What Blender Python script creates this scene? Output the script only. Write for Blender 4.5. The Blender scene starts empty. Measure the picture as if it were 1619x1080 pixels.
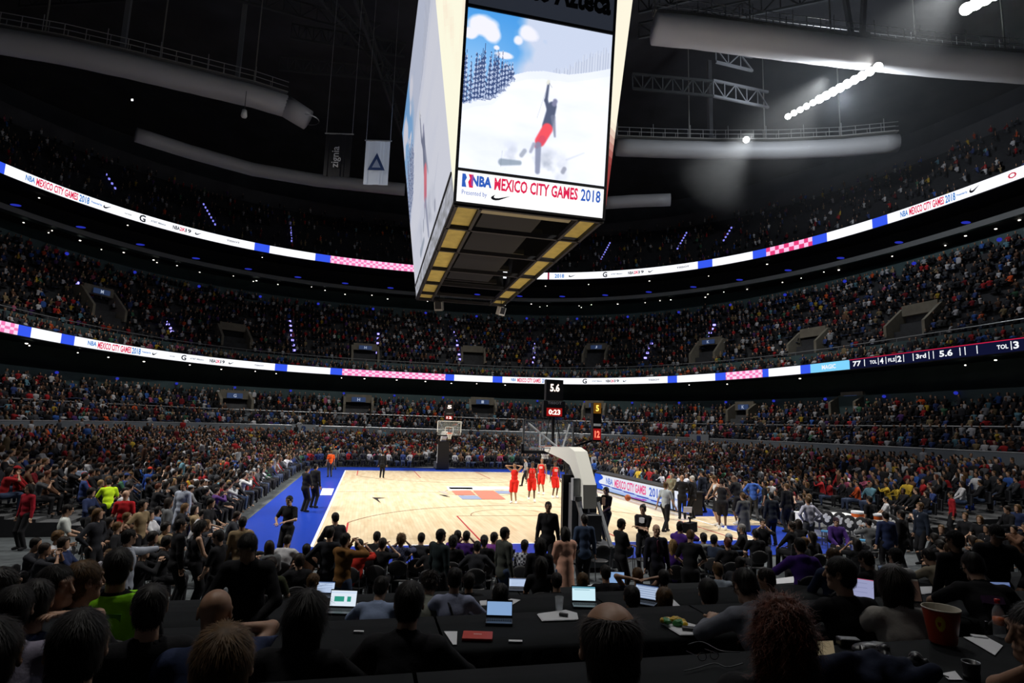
import bpy, math, random
import numpy as np
from mathutils import Vector, Matrix
random.seed(7); rng=np.random.default_rng(7)
S=bpy.context.scene; COL=S.collection
# ------------------------------------------------------------------ camera
CF,CX,CY,CH,CYAW,CPIT,CROL=934.282,-6.252,-33.3386,3.7288,0.233886,0.142598,0.0308138
def cam_axes():
    s,c=math.sin(CYAW),math.cos(CYAW); sp,cp=math.sin(CPIT),math.cos(CPIT)
    F=np.array([s*cp,c*cp,sp]); R=np.array([c,-s,0.]); U=np.cross(R,F)
    return F,R*math.cos(CROL)+U*math.sin(CROL),-R*math.sin(CROL)+U*math.cos(CROL)
AF,AR,AU=cam_axes(); C0=np.array([CX,CY,CH])
cam_d=bpy.data.cameras.new('camera'); cam=bpy.data.objects.new('camera',cam_d); COL.objects.link(cam)
cam_d.sensor_width=36; cam_d.lens=CF*36/1619; cam_d.clip_start=.05; cam_d.clip_end=400
M=Matrix.Identity(4)
for i in range(3): M[i][0]=AR[i]; M[i][1]=AU[i]; M[i][2]=-AF[i]; M[i][3]=C0[i]
cam.matrix_world=M; S.camera=cam
# ------------------------------------------------------------------ world, exposure, rig lights
S.view_settings.view_transform='Standard'; S.view_settings.look='None'; S.view_settings.gamma=1
S.view_settings.use_curve_mapping=False; S.view_settings.exposure=0
W=bpy.data.worlds.new('world'); S.world=W; W.use_nodes=True
W.node_tree.nodes['Background'].inputs[0].default_value=(.35,.45,.7,1); W.node_tree.nodes['Background'].inputs[1].default_value=.004
S.cycles.max_bounces=5; S.cycles.diffuse_bounces=2; S.cycles.glossy_bounces=2; S.cycles.transparent_max_bounces=8
S.cycles.sample_clamp_indirect=3.0
def spot(loc,tgt,power,size,blend,rad=.5,col=(1,.97,.92)):
    l=bpy.data.lights.new('rig_spot','SPOT'); l.energy=power; l.spot_size=size; l.spot_blend=blend; l.shadow_soft_size=rad; l.color=col
    o=bpy.data.objects.new('rig_spot',l); COL.objects.link(o); o.location=loc
    o.rotation_euler=(Vector(tgt)-Vector(loc)).to_track_quat('-Z','Y').to_euler(); return o
KC=1.0
for sx in (-1,1):          # court lamps in the two long strips under the roof
    for yy in (-16,-6,6,16): spot((sx*30,yy,34),(sx*1.0,yy*.55,0),42000*KC,math.radians(46),.75)
for sx in (-1,1):          # softer stand lamps
    for yy in (-20,14): spot((sx*12,yy,36),(sx*24,yy*1.35,4),19000,math.radians(84),1.0,1.0)
spot((0,14,37),(2,36,4),20000,math.radians(80),1.0,1.0)
spot((4,-14,36),(-1,-24,1),6000,math.radians(60),1.0,1.0)
spot((33,8,33.2),(33,14,46),2600,math.radians(150),1.0,.6,(.8,.88,1))   # added up-light, greys the roof as if the bright strip spilled upward
# ------------------------------------------------------------------ pixel helpers (photo pixels -> points)
def ray(u,v): return AF+AR*(u-809.5)/CF+AU*(540-v)/CF
def at(u,v,z=0.):
    d=ray(u,v); return Vector(C0+d*(z-CH)/d[2])
def atY(u,v,y):
    d=ray(u,v); return Vector(C0+d*(y-CY)/d[1])
def atD(u,v,dist): return Vector(C0+ray(u,v)*dist)
def proj(P):
    P=np.atleast_2d(np.array(P,float)); d=P-C0; z=d@AF; z=np.where(z<.05,.05,z)
    return np.stack([809.5+CF*(d@AR)/z,540-CF*(d@AU)/z,d@AF],1)
# ------------------------------------------------------------------ materials
_m={}
def mat(name,col,rough=.8,metal=0.,spec=.3,noise=0.,nscale=8.,bump=0.,bscale=30.,emit=0.,alpha=1.,stretch=None,sheen=0):
    if name in _m: return _m[name]
    m=bpy.data.materials.new(name); m.use_nodes=True; nt=m.node_tree; b=nt.nodes['Principled BSDF']
    c=(*col,1); b.inputs['Base Color'].default_value=c; b.inputs['Roughness'].default_value=rough
    b.inputs['Metallic'].default_value=metal; b.inputs['Specular IOR Level'].default_value=spec
    if alpha<1: b.inputs['Alpha'].default_value=alpha
    if emit>0: b.inputs['Emission Color'].default_value=c; b.inputs['Emission Strength'].default_value=emit; m.cycles.emission_sampling='NONE'
    if noise>0 or bump>0:
        tc=nt.nodes.new('ShaderNodeTexCoord'); mp=nt.nodes.new('ShaderNodeMapping'); nt.links.new(tc.outputs['Object'],mp.inputs[0])
        if stretch: mp.inputs['Scale'].default_value=stretch
    if noise>0:
        n=nt.nodes.new('ShaderNodeTexNoise'); n.inputs['Scale'].default_value=nscale; n.inputs['Detail'].default_value=5
        nt.links.new(mp.outputs[0],n.inputs['Vector'])
        r=nt.nodes.new('ShaderNodeValToRGB'); r.color_ramp.elements[0].position=.3; r.color_ramp.elements[1].position=.7
        r.color_ramp.elements[0].color=(*[x*(1-noise) for x in col],1); r.color_ramp.elements[1].color=(*[min(1,x*(1+noise)) for x in col],1)
        nt.links.new(n.outputs['Fac'],r.inputs[0]); nt.links.new(r.outputs[0],b.inputs['Base Color'])
    if bump>0:
        n=nt.nodes.new('ShaderNodeTexNoise'); n.inputs['Scale'].default_value=bscale; n.inputs['Detail'].default_value=4
        nt.links.new(mp.outputs[0],n.inputs['Vector'])
        bp=nt.nodes.new('ShaderNodeBump'); bp.inputs['Strength'].default_value=bump; bp.inputs['Distance'].default_value=.01
        nt.links.new(n.outputs['Fac'],bp.inputs['Height']); nt.links.new(bp.outputs[0],b.inputs['Normal'])
    _m[name]=m; return m
def emis(name,col,s=1.):
    if name in _m: return _m[name]
    m=bpy.data.materials.new(name); m.use_nodes=True; nt=m.node_tree; nt.nodes.clear()
    e=nt.nodes.new('ShaderNodeEmission'); o=nt.nodes.new('ShaderNodeOutputMaterial'); e.inputs[0].default_value=(*col,1); e.inputs[1].default_value=s
    nt.links.new(e.outputs[0],o.inputs[0]); m.cycles.emission_sampling='NONE'; _m[name]=m; return m
def led(name,s=1.):       # an LED screen: its picture is stored cell by cell
    if name in _m: return _m[name]
    m=emis(name,(1,1,1),s); nt=m.node_tree; a=nt.nodes.new('ShaderNodeAttribute'); a.attribute_name='pix'
    nt.links.new(a.outputs['Color'],[n for n in nt.nodes if n.type=='EMISSION'][0].inputs[0]); return m
def vcol_mat():
    m=bpy.data.materials.new('crowd_cloth'); m.use_nodes=True; nt=m.node_tree; a=nt.nodes.new('ShaderNodeAttribute'); a.attribute_name='pix'
    nt.links.new(a.outputs['Color'],nt.nodes['Principled BSDF'].inputs['Base Color']); nt.nodes['Principled BSDF'].inputs['Roughness'].default_value=.85
    nt.nodes['Principled BSDF'].inputs['Specular IOR Level'].default_value=.2; return m
def srgb(r,g,b): 
    f=lambda x:(x/255/12.92 if x/255<=.04045 else ((x/255+.055)/1.055)**2.4); return (f(r),f(g),f(b))
# ------------------------------------------------------------------ mesh helpers
class MB:
    def __init__(s): s.v=[]; s.f=[]; s.m=[]
    def add(s,vs,fs,mi=0):
        k=len(s.v); s.v+= [tuple(p) for p in vs]; s.f+=[tuple(i+k for i in f) for f in fs]; s.m+=[mi]*len(fs); return s
    def box(s,c,d,rz=0,mi=0,rx=0):
        hx,hy,hz=d[0]/2,d[1]/2,d[2]/2; R=Matrix.Rotation(rz,3,'Z')@Matrix.Rotation(rx,3,'X')
        vs=[R@Vector((x,y,z))+Vector(c) for z in (-hz,hz) for y in (-hy,hy) for x in (-hx,hx)]
        return s.add(vs,[(0,2,3,1),(4,5,7,6),(0,1,5,4),(2,6,7,3),(0,4,6,2),(1,3,7,5)],mi)
    def bar(s,a,b,w,h=None,mi=0):      # rectangular bar between two points
        h=h or w; a=Vector(a); b=Vector(b); d=(b-a); L=d.length; q=d.to_track_quat('X','Z').to_matrix()
        vs=[q@Vector((x,y,z))+a for x in (0,L) for y in (-w/2,w/2) for z in (-h/2,h/2)]
        return s.add(vs,[(0,1,3,2),(4,6,7,5),(0,4,5,1),(2,3,7,6),(0,2,6,4),(1,5,7,3)],mi)
    def tube(s,pts,rad,n=10,mi=0,cap=True):
        pts=[Vector(p) for p in pts]; rad=rad if hasattr(rad,'__len__') else [rad]*len(pts); rings=[]
        up=None
        for i,p in enumerate(pts):
            t=(pts[min(i+1,len(pts)-1)]-pts[max(i-1,0)]).normalized()
            if up is None: up=t.orthogonal().normalized()
            up=(up-t*up.dot(t)).normalized(); w=t.cross(up)
            rings.append([p+(up*math.cos(2*math.pi*j/n)+w*math.sin(2*math.pi*j/n))*rad[i] for j in range(n)])
        vs=[p for r in rings for p in r]; fs=[]
        for i in range(len(pts)-1):
            for j in range(n): k=(j+1)%n; fs.append((i*n+j,i*n+k,(i+1)*n+k,(i+1)*n+j))
        if cap: fs+= [tuple(range(n-1,-1,-1)),tuple((len(pts)-1)*n+j for j in range(n))]
        return s.add(vs,fs,mi)
    def lathe(s,prof,c=(0,0,0),n=24,mi=0,ax='Z'):
        vs=[];fs=[]
        for r,z in prof:
            for j in range(n):
                a=2*math.pi*j/n; p=(r*math.cos(a),r*math.sin(a),z)
                if ax=='Y': p=(p[0],p[2],p[1])
                if ax=='X': p=(p[2],p[0],p[1])
                vs.append((p[0]+c[0],p[1]+c[1],p[2]+c[2]))
        for i in range(len(prof)-1):
            for j in range(n): k=(j+1)%n; fs.append((i*n+j,i*n+k,(i+1)*n+k,(i+1)*n+j))
        return s.add(vs,fs,mi)
    def poly(s,pts,mi=0): return s.add(pts,[tuple(range(len(pts)))],mi)
    def slab(s,pts,t,mi=0):            # polygon in xy thickened in z
        n=len(pts); vs=list(pts)+[(p[0],p[1],p[2]-t) for p in pts]
        return s.add(vs,[tuple(range(n)),tuple(range(2*n-1,n-1,-1))]+[(i,i+n,(i+1)%n+n,(i+1)%n) for i in range(n)],mi)
    def ico(s,c,r,mi=0,sc=(1,1,1)):
        return s.lathe([(r*math.sin(math.pi*i/6)*1.,-r*math.cos(math.pi*i/6)*sc[2]) for i in range(7)],c,10,mi)
    def build(s,name,mats,parent=None,smooth=False,loc=None):
        me=bpy.data.meshes.new(name); me.from_pydata(s.v,[],s.f)
        for m in (mats if isinstance(mats,(list,tuple)) else [mats]): me.materials.append(m)
        me.polygons.foreach_set('material_index',s.m)
        if smooth: me.polygons.foreach_set('use_smooth',[True]*len(s.f))
        me.update(); o=bpy.data.objects.new(name,me); COL.objects.link(o); o.parent=parent
        if loc: o.location=loc
        return o
def tag(o,label=None,cat=None,group=None,kind=None):
    if label: o['label']=label
    if cat: o['category']=cat
    if group: o['group']=group
    if kind: o['kind']=kind
    return o
def empty(name,loc,rz=0,label=None,cat=None,group=None):
    o=bpy.data.objects.new(name,None); COL.objects.link(o); o.location=loc; o.rotation_euler=(0,0,rz); o.empty_display_size=.1
    return tag(o,label,cat,group)
def mesh_np(name,V,F,mats,smooth=True,mi=None,parent=None,pix=None,dom='POINT',link=True):
    V=np.asarray(V,np.float32); F=np.asarray(F,np.int32); me=bpy.data.meshes.new(name)
    me.vertices.add(len(V)); me.vertices.foreach_set('co',V.ravel()); n=F.shape[1]
    me.loops.add(F.size); me.loops.foreach_set('vertex_index',F.ravel())
    me.polygons.add(len(F)); me.polygons.foreach_set('loop_start',np.arange(0,F.size,n,dtype=np.int32))
    try: me.polygons.foreach_set('loop_total',np.full(len(F),n,dtype=np.int32))
    except Exception: pass
    if mi is not None: me.polygons.foreach_set('material_index',np.asarray(mi,np.int32))
    for m in mats: me.materials.append(m)
    me.update(calc_edges=True)
    me.polygons.foreach_set('use_smooth',np.full(len(F),smooth))
    if pix is not None:
        a=me.color_attributes.new('pix','BYTE_COLOR','POINT') if dom=='POINT' else me.attributes.new('pix','FLOAT_COLOR',dom)
        pc=np.ones((len(pix),4),np.float32); pc[:,:3]=pix; a.data.foreach_set('color',pc.ravel())
    if not link: return me
    o=bpy.data.objects.new(name,me); COL.objects.link(o); o.parent=parent; return o
def text_geo(txt,size=1.,font_bold=0.,squeeze=1.):
    cu=bpy.data.curves.new('t','FONT'); cu.body=txt; cu.size=size; cu.offset=font_bold; cu.resolution_u=2
    o=bpy.data.objects.new('t',cu); COL.objects.link(o); dg=bpy.context.evaluated_depsgraph_get(); dg.update()
    me=bpy.data.meshes.new_from_object(o.evaluated_get(dg)); V=np.array([v.co[:] for v in me.vertices]); Fc=[tuple(p.vertices) for p in me.polygons]
    bpy.data.objects.remove(o); bpy.data.meshes.remove(me); bpy.data.curves.remove(cu)
    if len(V): V[:,0]*=squeeze
    return V,Fc
def fit_text(txt,w,h,bold=0.02,nfit=True):   # text scaled into a w x h box, lower-left at 0,0
    V,Fc=text_geo(txt,1.,bold); lo=V.min(0); hi=V.max(0)
    V=(V-lo); V[:,0]*=w/(hi[0]-lo[0]); V[:,1]*=h/(hi[1]-lo[1]); return V,Fc
SWOOSH=[(0,.42),(.03,.2),(.12,.05),(.25,.02),(.42,.12),(1,.95),(.4,.42),(.24,.36),(.16,.42),(.15,.58),(.22,.9),(.08,.66)]
def swoosh_geo(w,h):
    V=np.array([(x*w,y*h,0) for x,y in SWOOSH]); n=len(V); return V,[(0,1,2),(0,2,11),(2,8,11),(2,3,8),(8,9,11),(9,10,11),(3,7,8),(3,4,7),(4,6,7),(4,5,6)]
# ------------------------------------------------------------------ smooth blended figure modeller
class Sdf:
    def __init__(s): s.p=[]
    def cone(s,a,b,ra,rb=None,k=.03,neg=False): s.p.append(('c',np.array(a,float),np.array(b,float),ra,ra if rb is None else rb,k,neg)); return s
    def ell(s,c,r,R=None,k=.03,neg=False): s.p.append(('e',np.array(c,float),np.array(r,float),R,None,k,neg)); return s
    def half(s,pt,n): s.p.append(('h',np.array(pt,float),np.array(n,float),None,None,0,True)); return s
    def mesh(s,h,wob=None):
        lo=np.full(3,9.);hi=-lo
        for q in s.p:
            if q[-1]: continue
            r=max(q[3],q[4]) if q[0]=='c' else float(np.max(q[2]))
            for c in ((q[1],q[2]) if q[0]=='c' else (q[1],)): lo=np.minimum(lo,c-r); hi=np.maximum(hi,c+r)
        lo-=3*h+.01; hi+=3*h+.01; n=np.ceil((hi-lo)/h).astype(int)+1
        F=np.full(n,.5,np.float32); ax=[lo[i]+h*np.arange(n[i]) for i in range(3)]
        for q in s.p:
            k=q[5]
            if q[0]=='h':
                d=((ax[0][:,None,None]-q[1][0])*q[2][0]+(ax[1][None,:,None]-q[1][1])*q[2][1]+(ax[2][None,None,:]-q[1][2])*q[2][2]); F=np.maximum(F,d.astype(np.float32)); continue
            pad=max(k,3*h)+.01
            if q[0]=='c': r=max(q[3],q[4]); a=np.minimum(q[1],q[2])-r-pad; b=np.maximum(q[1],q[2])+r+pad
            else: r=float(np.max(q[2])); a=q[1]-r-pad; b=q[1]+r+pad
            i0=np.clip(np.floor((a-lo)/h).astype(int),0,n-1); i1=np.clip(np.ceil((b-lo)/h).astype(int)+1,1,n)
            sl=tuple(slice(i0[i],i1[i]) for i in range(3))
            X=ax[0][sl[0]][:,None,None]; Y=ax[1][sl[1]][None,:,None]; Z=ax[2][sl[2]][None,None,:]
            if X.size==0 or Y.size==0 or Z.size==0: continue
            if q[0]=='c':
                ab=q[2]-q[1]; L=max(1e-9,float(ab@ab)); dx,dy,dz=X-q[1][0],Y-q[1][1],Z-q[1][2]
                t=np.clip((dx*ab[0]+dy*ab[1]+dz*ab[2])/L,0,1)
                d=np.sqrt((dx-t*ab[0])**2+(dy-t*ab[1])**2+(dz-t*ab[2])**2)-(q[3]+t*(q[4]-q[3]))
            else:
                dx,dy,dz=X-q[1][0],Y-q[1][1],Z-q[1][2]
                if q[3] is not None:
                    R=q[3]; dx,dy,dz=(dx*R[0][0]+dy*R[1][0]+dz*R[2][0]),(dx*R[0][1]+dy*R[1][1]+dz*R[2][1]),(dx*R[0][2]+dy*R[1][2]+dz*R[2][2])
                r=q[2]; k0=np.sqrt((dx/r[0])**2+(dy/r[1])**2+(dz/r[2])**2); k1=np.sqrt((dx/r[0]**2)**2+(dy/r[1]**2)**2+(dz/r[2]**2)**2)+1e-9
                d=k0*(k0-1)/k1
            G=F[sl]
            if q[-1]:
                d=-d; hh=np.maximum(k-np.abs(G-d),0)/max(k,1e-6); F[sl]=np.maximum(G,d)+hh*hh*k*.25
            else:
                hh=np.maximum(k-np.abs(G-d),0)/max(k,1e-6); F[sl]=np.minimum(G,d)-hh*hh*k*.25
        if wob:
            X,Y,Z=ax[0][:,None,None],ax[1][None,:,None],ax[2][None,None,:]; w,a=wob
            F=F+(a*(np.sin(w*X+2*np.sin(w*.6*Z))*np.sin(w*Y+1.7*np.sin(w*.5*X))*np.sin(w*.8*Z+np.sin(w*.7*Y)))).astype(np.float32)
        return surfnet(F,lo,h)
def surfnet(F,lo,h):
    s=F<0; n=np.array(F.shape); cn=n-1; tot=int(cn.prod()); cnt=np.zeros(tot); acc=[np.zeros(tot) for _ in range(3)]; Q=[]
    for a in range(3):
        b,c=(a+1)%3,(a+2)%3; A=[slice(None)]*3; B=[slice(None)]*3; A[a]=slice(0,-1); B[a]=slice(1,None)
        I=np.array(np.nonzero(s[tuple(A)]!=s[tuple(B)]))
        if I.shape[1]==0: continue
        J=I.copy(); J[a]+=1; f0=F[tuple(I)]; f1=F[tuple(J)]; t=f0/(f0-f1); pos=I.astype(float); pos[a]+=t; ids=[]
        for db,dc in ((-1,-1),(0,-1),(0,0),(-1,0)):
            K=I.copy(); K[b]+=db; K[c]+=dc; ok=(K[b]>=0)&(K[c]>=0)&(K[b]<cn[b])&(K[c]<cn[c]); lin=np.where(ok,(K[0]*cn[1]+K[1])*cn[2]+K[2],-1); ids.append(lin)
            l=lin[ok]; cnt+=np.bincount(l,minlength=tot)
            for i in range(3): acc[i]+=np.bincount(l,weights=pos[i][ok],minlength=tot)
        q=np.array(ids).T; ok=(q>=0).all(1); q=q[ok]; fl=~s[tuple(I)][ok]; q[fl]=q[fl][:,::-1]; Q.append(q)
    Q=np.concatenate(Q); act=np.nonzero(cnt>0)[0]; mp=np.full(tot,-1); mp[act]=np.arange(len(act))
    V=np.stack([lo[i]+h*acc[i][act]/cnt[act] for i in range(3)],1); return V.astype(np.float32),mp[Q].astype(np.int32)
def rot(yaw=0,pitch=0,roll=0):   # columns: right, forward, up
    return np.array(Matrix.Rotation(yaw,3,'Z')@Matrix.Rotation(pitch,3,'X')@Matrix.Rotation(roll,3,'Y'))
def ik(a,c,l1,l2,hint):
    a=np.array(a,float);c=np.array(c,float);hint=np.array(hint,float);d=c-a;L=np.linalg.norm(d)
    if L>(l1+l2)*.995: c=a+d/L*(l1+l2)*.995; d=c-a; L=np.linalg.norm(d)
    u=d/L; x=(l1*l1-l2*l2+L*L)/(2*L); y=math.sqrt(max(0,l1*l1-x*x)); hh=hint-u*(hint@u); hh/=np.linalg.norm(hh)+1e-9
    return a+u*x+hh*y,c
def P_(hip=(0,0,.93),lean=0.,twist=0.,side=0.,hy=0.,hp=0.,wl=(-.27,.04,.80),wr=(.27,.04,.80),fl=(-.10,.0,.08),fr=(.10,.0,.08),el=(-.3,-1,-.2),er=(.3,-1,-.2),kn=(0,1,.1),curl=.5,sit=False):
    return dict(hip=hip,lean=lean,twist=twist,side=side,hy=hy,hp=hp,wl=wl,wr=wr,fl=fl,fr=fr,el=el,er=er,kn=kn,curl=curl,sit=sit)
SIT=dict(hip=(0,0,.53),fl=(-.12,.44,.08),fr=(.12,.42,.08),kn=(0,1,1.2),sit=True)
POSES={
 'stand':P_(),'stand2':P_(fl=(-.14,.03,.08),fr=(.12,-.04,.08),hy=.35,wl=(-.29,.08,.84)),
 'walk':P_(fl=(-.09,.24,.08),fr=(.09,-.26,.12),lean=-.06,wl=(-.27,-.14,.86),wr=(.26,.22,.90)),
 'cross':P_(wl=(.10,.20,1.18),wr=(-.10,.24,1.14),el=(-1,-.2,-.6),er=(1,-.2,-.6),hp=-.15),
 'clasp':P_(wl=(-.05,.22,.98),wr=(.05,.24,.98),el=(-1,-.4,-.3),er=(1,-.4,-.3),hp=-.25),
 'hips':P_(wl=(-.20,.02,1.02),wr=(.20,.02,1.02),el=(-1,-.5,0),er=(1,-.5,0),fl=(-.16,0,.08),fr=(.16,0,.08)),
 'heads':P_(wl=(-.12,.02,1.62),wr=(.12,.02,1.60),el=(-1,.5,.2),er=(1,.5,.2)),
 'camup':P_(wl=(-.06,.26,1.56),wr=(.09,.24,1.55),el=(-1,0,-1),er=(1,0,-1)),
 'look_down':P_(lean=-.22,hp=-.38,wl=(-.15,.36,1.0),wr=(.15,.36,1.0),el=(-1,-.4,-.3),er=(1,-.4,-.3)),
 'reach':P_(wl=(-.55,.42,1.34),wr=(.26,.04,.82),el=(-.5,-.5,-1),hy=.5),
 'hold':P_(wl=(-.1,.3,1.12),wr=(.14,.3,1.08),el=(-1,-.4,-.6),er=(1,-.4,-.6),hp=-.2),
 'sit':P_(**SIT,wl=(-.14,.34,.62),wr=(.14,.34,.62),el=(-1,-.5,-.4),er=(1,-.5,-.4)),
 'sit_back':P_(**SIT,lean=.16,wl=(-.2,.3,.60),wr=(.2,.3,.60),el=(-1,-.4,-.4),er=(1,-.4,-.4),hy=-.3),
 'sit_turn':P_(**SIT,twist=.35,hy=.55,wl=(-.14,.36,.62),wr=(.16,.32,.64),el=(-1,-.5,-.4),er=(1,-.5,-.4)),
 'sit_table':P_(**SIT,lean=-.30,hp=-.10,wl=(-.17,.50,.80),wr=(.17,.50,.80),el=(-1,-.3,-.5),er=(1,-.3,-.5)),
 'sit_hunch':P_(**SIT,lean=-.62,hp=-.35,wl=(-.15,.66,.80),wr=(.17,.62,.80),el=(-1,-.3,-.5),er=(1,-.3,-.5)),
 'sit_clap':P_(**SIT,lean=-.12,wl=(-.04,.36,1.05),wr=(.05,.36,1.05),el=(-1,-.2,-.8),er=(1,-.2,-.8)),
 'sit_cam':P_(**SIT,lean=-.12,wl=(-.06,.32,1.16),wr=(.09,.30,1.14),el=(-1,0,-1),er=(1,0,-1)),
 'sit_chin':P_(**SIT,lean=-.25,hy=.9,wl=(-.17,.48,.80),wr=(.07,.22,1.06),el=(-1,-.3,-.5),er=(.8,1,-1)),
 'sit_neck':P_(**SIT,lean=-.30,hp=-.12,wl=(-.17,.50,.80),wr=(.13,.20,1.13),el=(-1,-.3,-.5),er=(.9,.8,-1)),
 'sit_side':P_(**SIT,lean=-.15,hy=.75,wl=(-.17,.46,.80),wr=(.17,.46,.80),el=(-1,-.3,-.5),er=(1,-.3,-.5)),
 'sit_reach':P_(**SIT,lean=.05,twist=-.4,wr=(.62,.28,.98),wl=(-.12,.36,.64),er=(0,-.5,-1),el=(-1,-.5,-.4)),
 'sit_headhold':P_(**SIT,lean=-.1,wl=(-.10,-.10,1.22),wr=(.10,-.10,1.22),el=(-1,.3,.2),er=(1,.3,.2)),
}
def skel(pn):
    p=POSES[pn]; hip=np.array(p['hip'],float); T=rot(p['twist'],p['lean'],p['side']); r,f,u=T[:,0],T[:,1],T[:,2]
    sh=hip+u*.50; d=dict(p=p,T=T,hip=hip,chest=hip+u*.36+f*.005,neck=hip+u*.545-f*.005,belly=hip+u*.16)
    d['sl']=hip+u*.475-r*.175; d['sr']=hip+u*.475+r*.175
    Hm=rot(p['twist']*.6+p['hy'],p['lean']*.35+p['hp']); d['Hm']=Hm; d['head']=d['neck']+u*.06+Hm[:,2]*.10+Hm[:,1]*.02
    d['el'],d['wl']=ik(d['sl'],p['wl'],.29,.26,p['el']); d['er'],d['wr']=ik(d['sr'],p['wr'],.29,.26,p['er'])
    d['hl']=hip-r*.09-u*.02; d['hr']=hip+r*.09-u*.02
    d['kl'],d['al']=ik(d['hl'],p['fl'],.44,.43,p['kn']); d['kr'],d['ar']=ik(d['hr'],p['fr'],.44,.43,p['kn']); return d
def torso_prims(s,d,g=0.,shoulder=True,sl=.0):
    T=d['T']; s.ell(d['hip'],(.155+g,.115+g,.10+g),T,.05); s.ell(d['belly'],(.138+g,.105+g,.13+g),T,.05)
    s.ell(d['chest'],(.155+g,.108+g,.15+g),T,.05)
    if shoulder: s.cone(d['sl']*.93+d['sr']*.07,d['sr']*.93+d['sl']*.07,.058+g,None,.05); s.cone(d['neck']-T[:,2]*.03,d['neck']+T[:,2]*.0,.07+g*.6,.055+g*.5,.05)
def arm_prims(s,d,g=0.,fore=True,frac=1.):
    for S_,E_,W_ in ((d['sl'],d['el'],d['wl']),(d['sr'],d['er'],d['wr'])):
        s.cone(S_,S_+(E_-S_)*min(1,frac),.052+g,.042+g+(1-min(1,frac))*.006,.03)
        if fore: s.cone(E_,W_-(W_-E_)*(.04 if g else -.02),.041+g,.026+g,.02)
def leg_prims(s,d,g=0.,frac=2.):
    for H_,K_,A_ in ((d['hl'],d['kl'],d['al']),(d['hr'],d['kr'],d['ar'])):
        s.cone(H_,H_+(K_-H_)*min(1,frac),.088+g,.058+g+(1-min(1,frac))*.03,.04)
        if frac>1: s.cone(K_,A_,.058+g,.036+g*1.3,.03)
def foot_prims(s,d,g=0.):
    for A_,sg in ((d['al'],-1),(d['ar'],1)):
        s.cone(A_+np.array([0,-.03,-.02]),A_+np.array([sg*.02,.13,-.045]),.04+g,.032+g,.02); s.cone(A_,A_+np.array([0,0,.04]),.04+g,.035+g,.02)
def head_prims(s,d,fine=True,g=0.):
    c,R=d['head'],d['Hm']; L=lambda x,y,z:c+R@np.array([x,y,z])
    s.ell(L(0,-.012,.028),(.076+g,.094+g,.086+g),R,.02); s.ell(L(0,.022,-.04),(.057+g,.064+g,.076+g),R,.03)
    s.cone(L(-.028,.06,-.088),L(.028,.06,-.088),.02+g,None,.03)
    if fine:
        s.cone(L(0,.086,.02),L(0,.107,-.022),.008,.0125,.012); s.cone(L(-.042,.072,.036),L(.042,.072,.036),.014,None,.015)
        for x in (-1,1):
            s.ell(L(x*.031,.098,.016),(.016,.014,.010),R,.012,True); s.ell(L(x*.031,.076,.013),(.013,.012,.011),R,.004); s.ell(L(x*.043,.06,-.02),(.02,.02,.02),R,.02)
            s.ell(L(x*.079,-.012,-.002),(.009,.021,.033),R@rot(-x*.35),.008); s.ell(L(x*.086,-.006,.0),(.005,.011,.018),R,.006,True)
        s.cone(L(-.02,.080,-.052),L(.02,.080,-.052),.009,None,.008); s.cone(L(-.018,.0905,-.0535),L(.018,.0905,-.0535),.0022,None,.002,True)
    s.cone(L(0,-.02,-.06),d['neck']-d['T'][:,2]*.03,.05+g,.058+g,.03)
def hand_geo(w,e,curl,sg,n=6):
    m=MB(); f=(w-e)/np.linalg.norm(w-e); up=np.array([0,0,1.]); 
    if abs(f[2])>.8: up=np.array([-sg*1.,0.2,0])
    nrm=up-f*(up@f); nrm/=np.linalg.norm(nrm); b=np.cross(f,nrm)*sg
    ring=lambda c,a,bb:[tuple(c+b*math.cos(t)*a+nrm*math.sin(t)*bb) for t in [2*math.pi*i/8 for i in range(8)]]
    cs=[(0,.026,.022),(.03,.036,.018),(.07,.042,.016),(.092,.040,.013)]; vs=[p for x,a,bb in cs for p in ring(w-f*.01+f*x,a,bb)]
    m.add(vs,[(i*8+j,i*8+(j+1)%8,(i+1)*8+(j+1)%8,(i+1)*8+j) for i in range(3) for j in range(8)]+[tuple(range(24,32))])
    for j,(o,L) in enumerate(((-.031,.062),(-.011,.072),(.011,.078),(.031,.070))):
        p=w+f*.078+b*o; pts=[p]; a=0
        for s_,l in enumerate((L*.45,L*.32,L*.25)):
            a+=curl*(.5+.35*s_); p=p+(f*math.cos(a)-nrm*math.sin(a))*l; pts.append(p)
        m.tube(pts,[.0098,.0092,.0085,.0065],n)
    p=w+f*.02+b*.03; q=p+(b*.75+f*.65-nrm*.25)*.038; m.tube([p,q,q+(b*.25+f*.95-nrm*.4)*.036],[.013,.011,.0075],n)
    return m
HAIR={}
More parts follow.
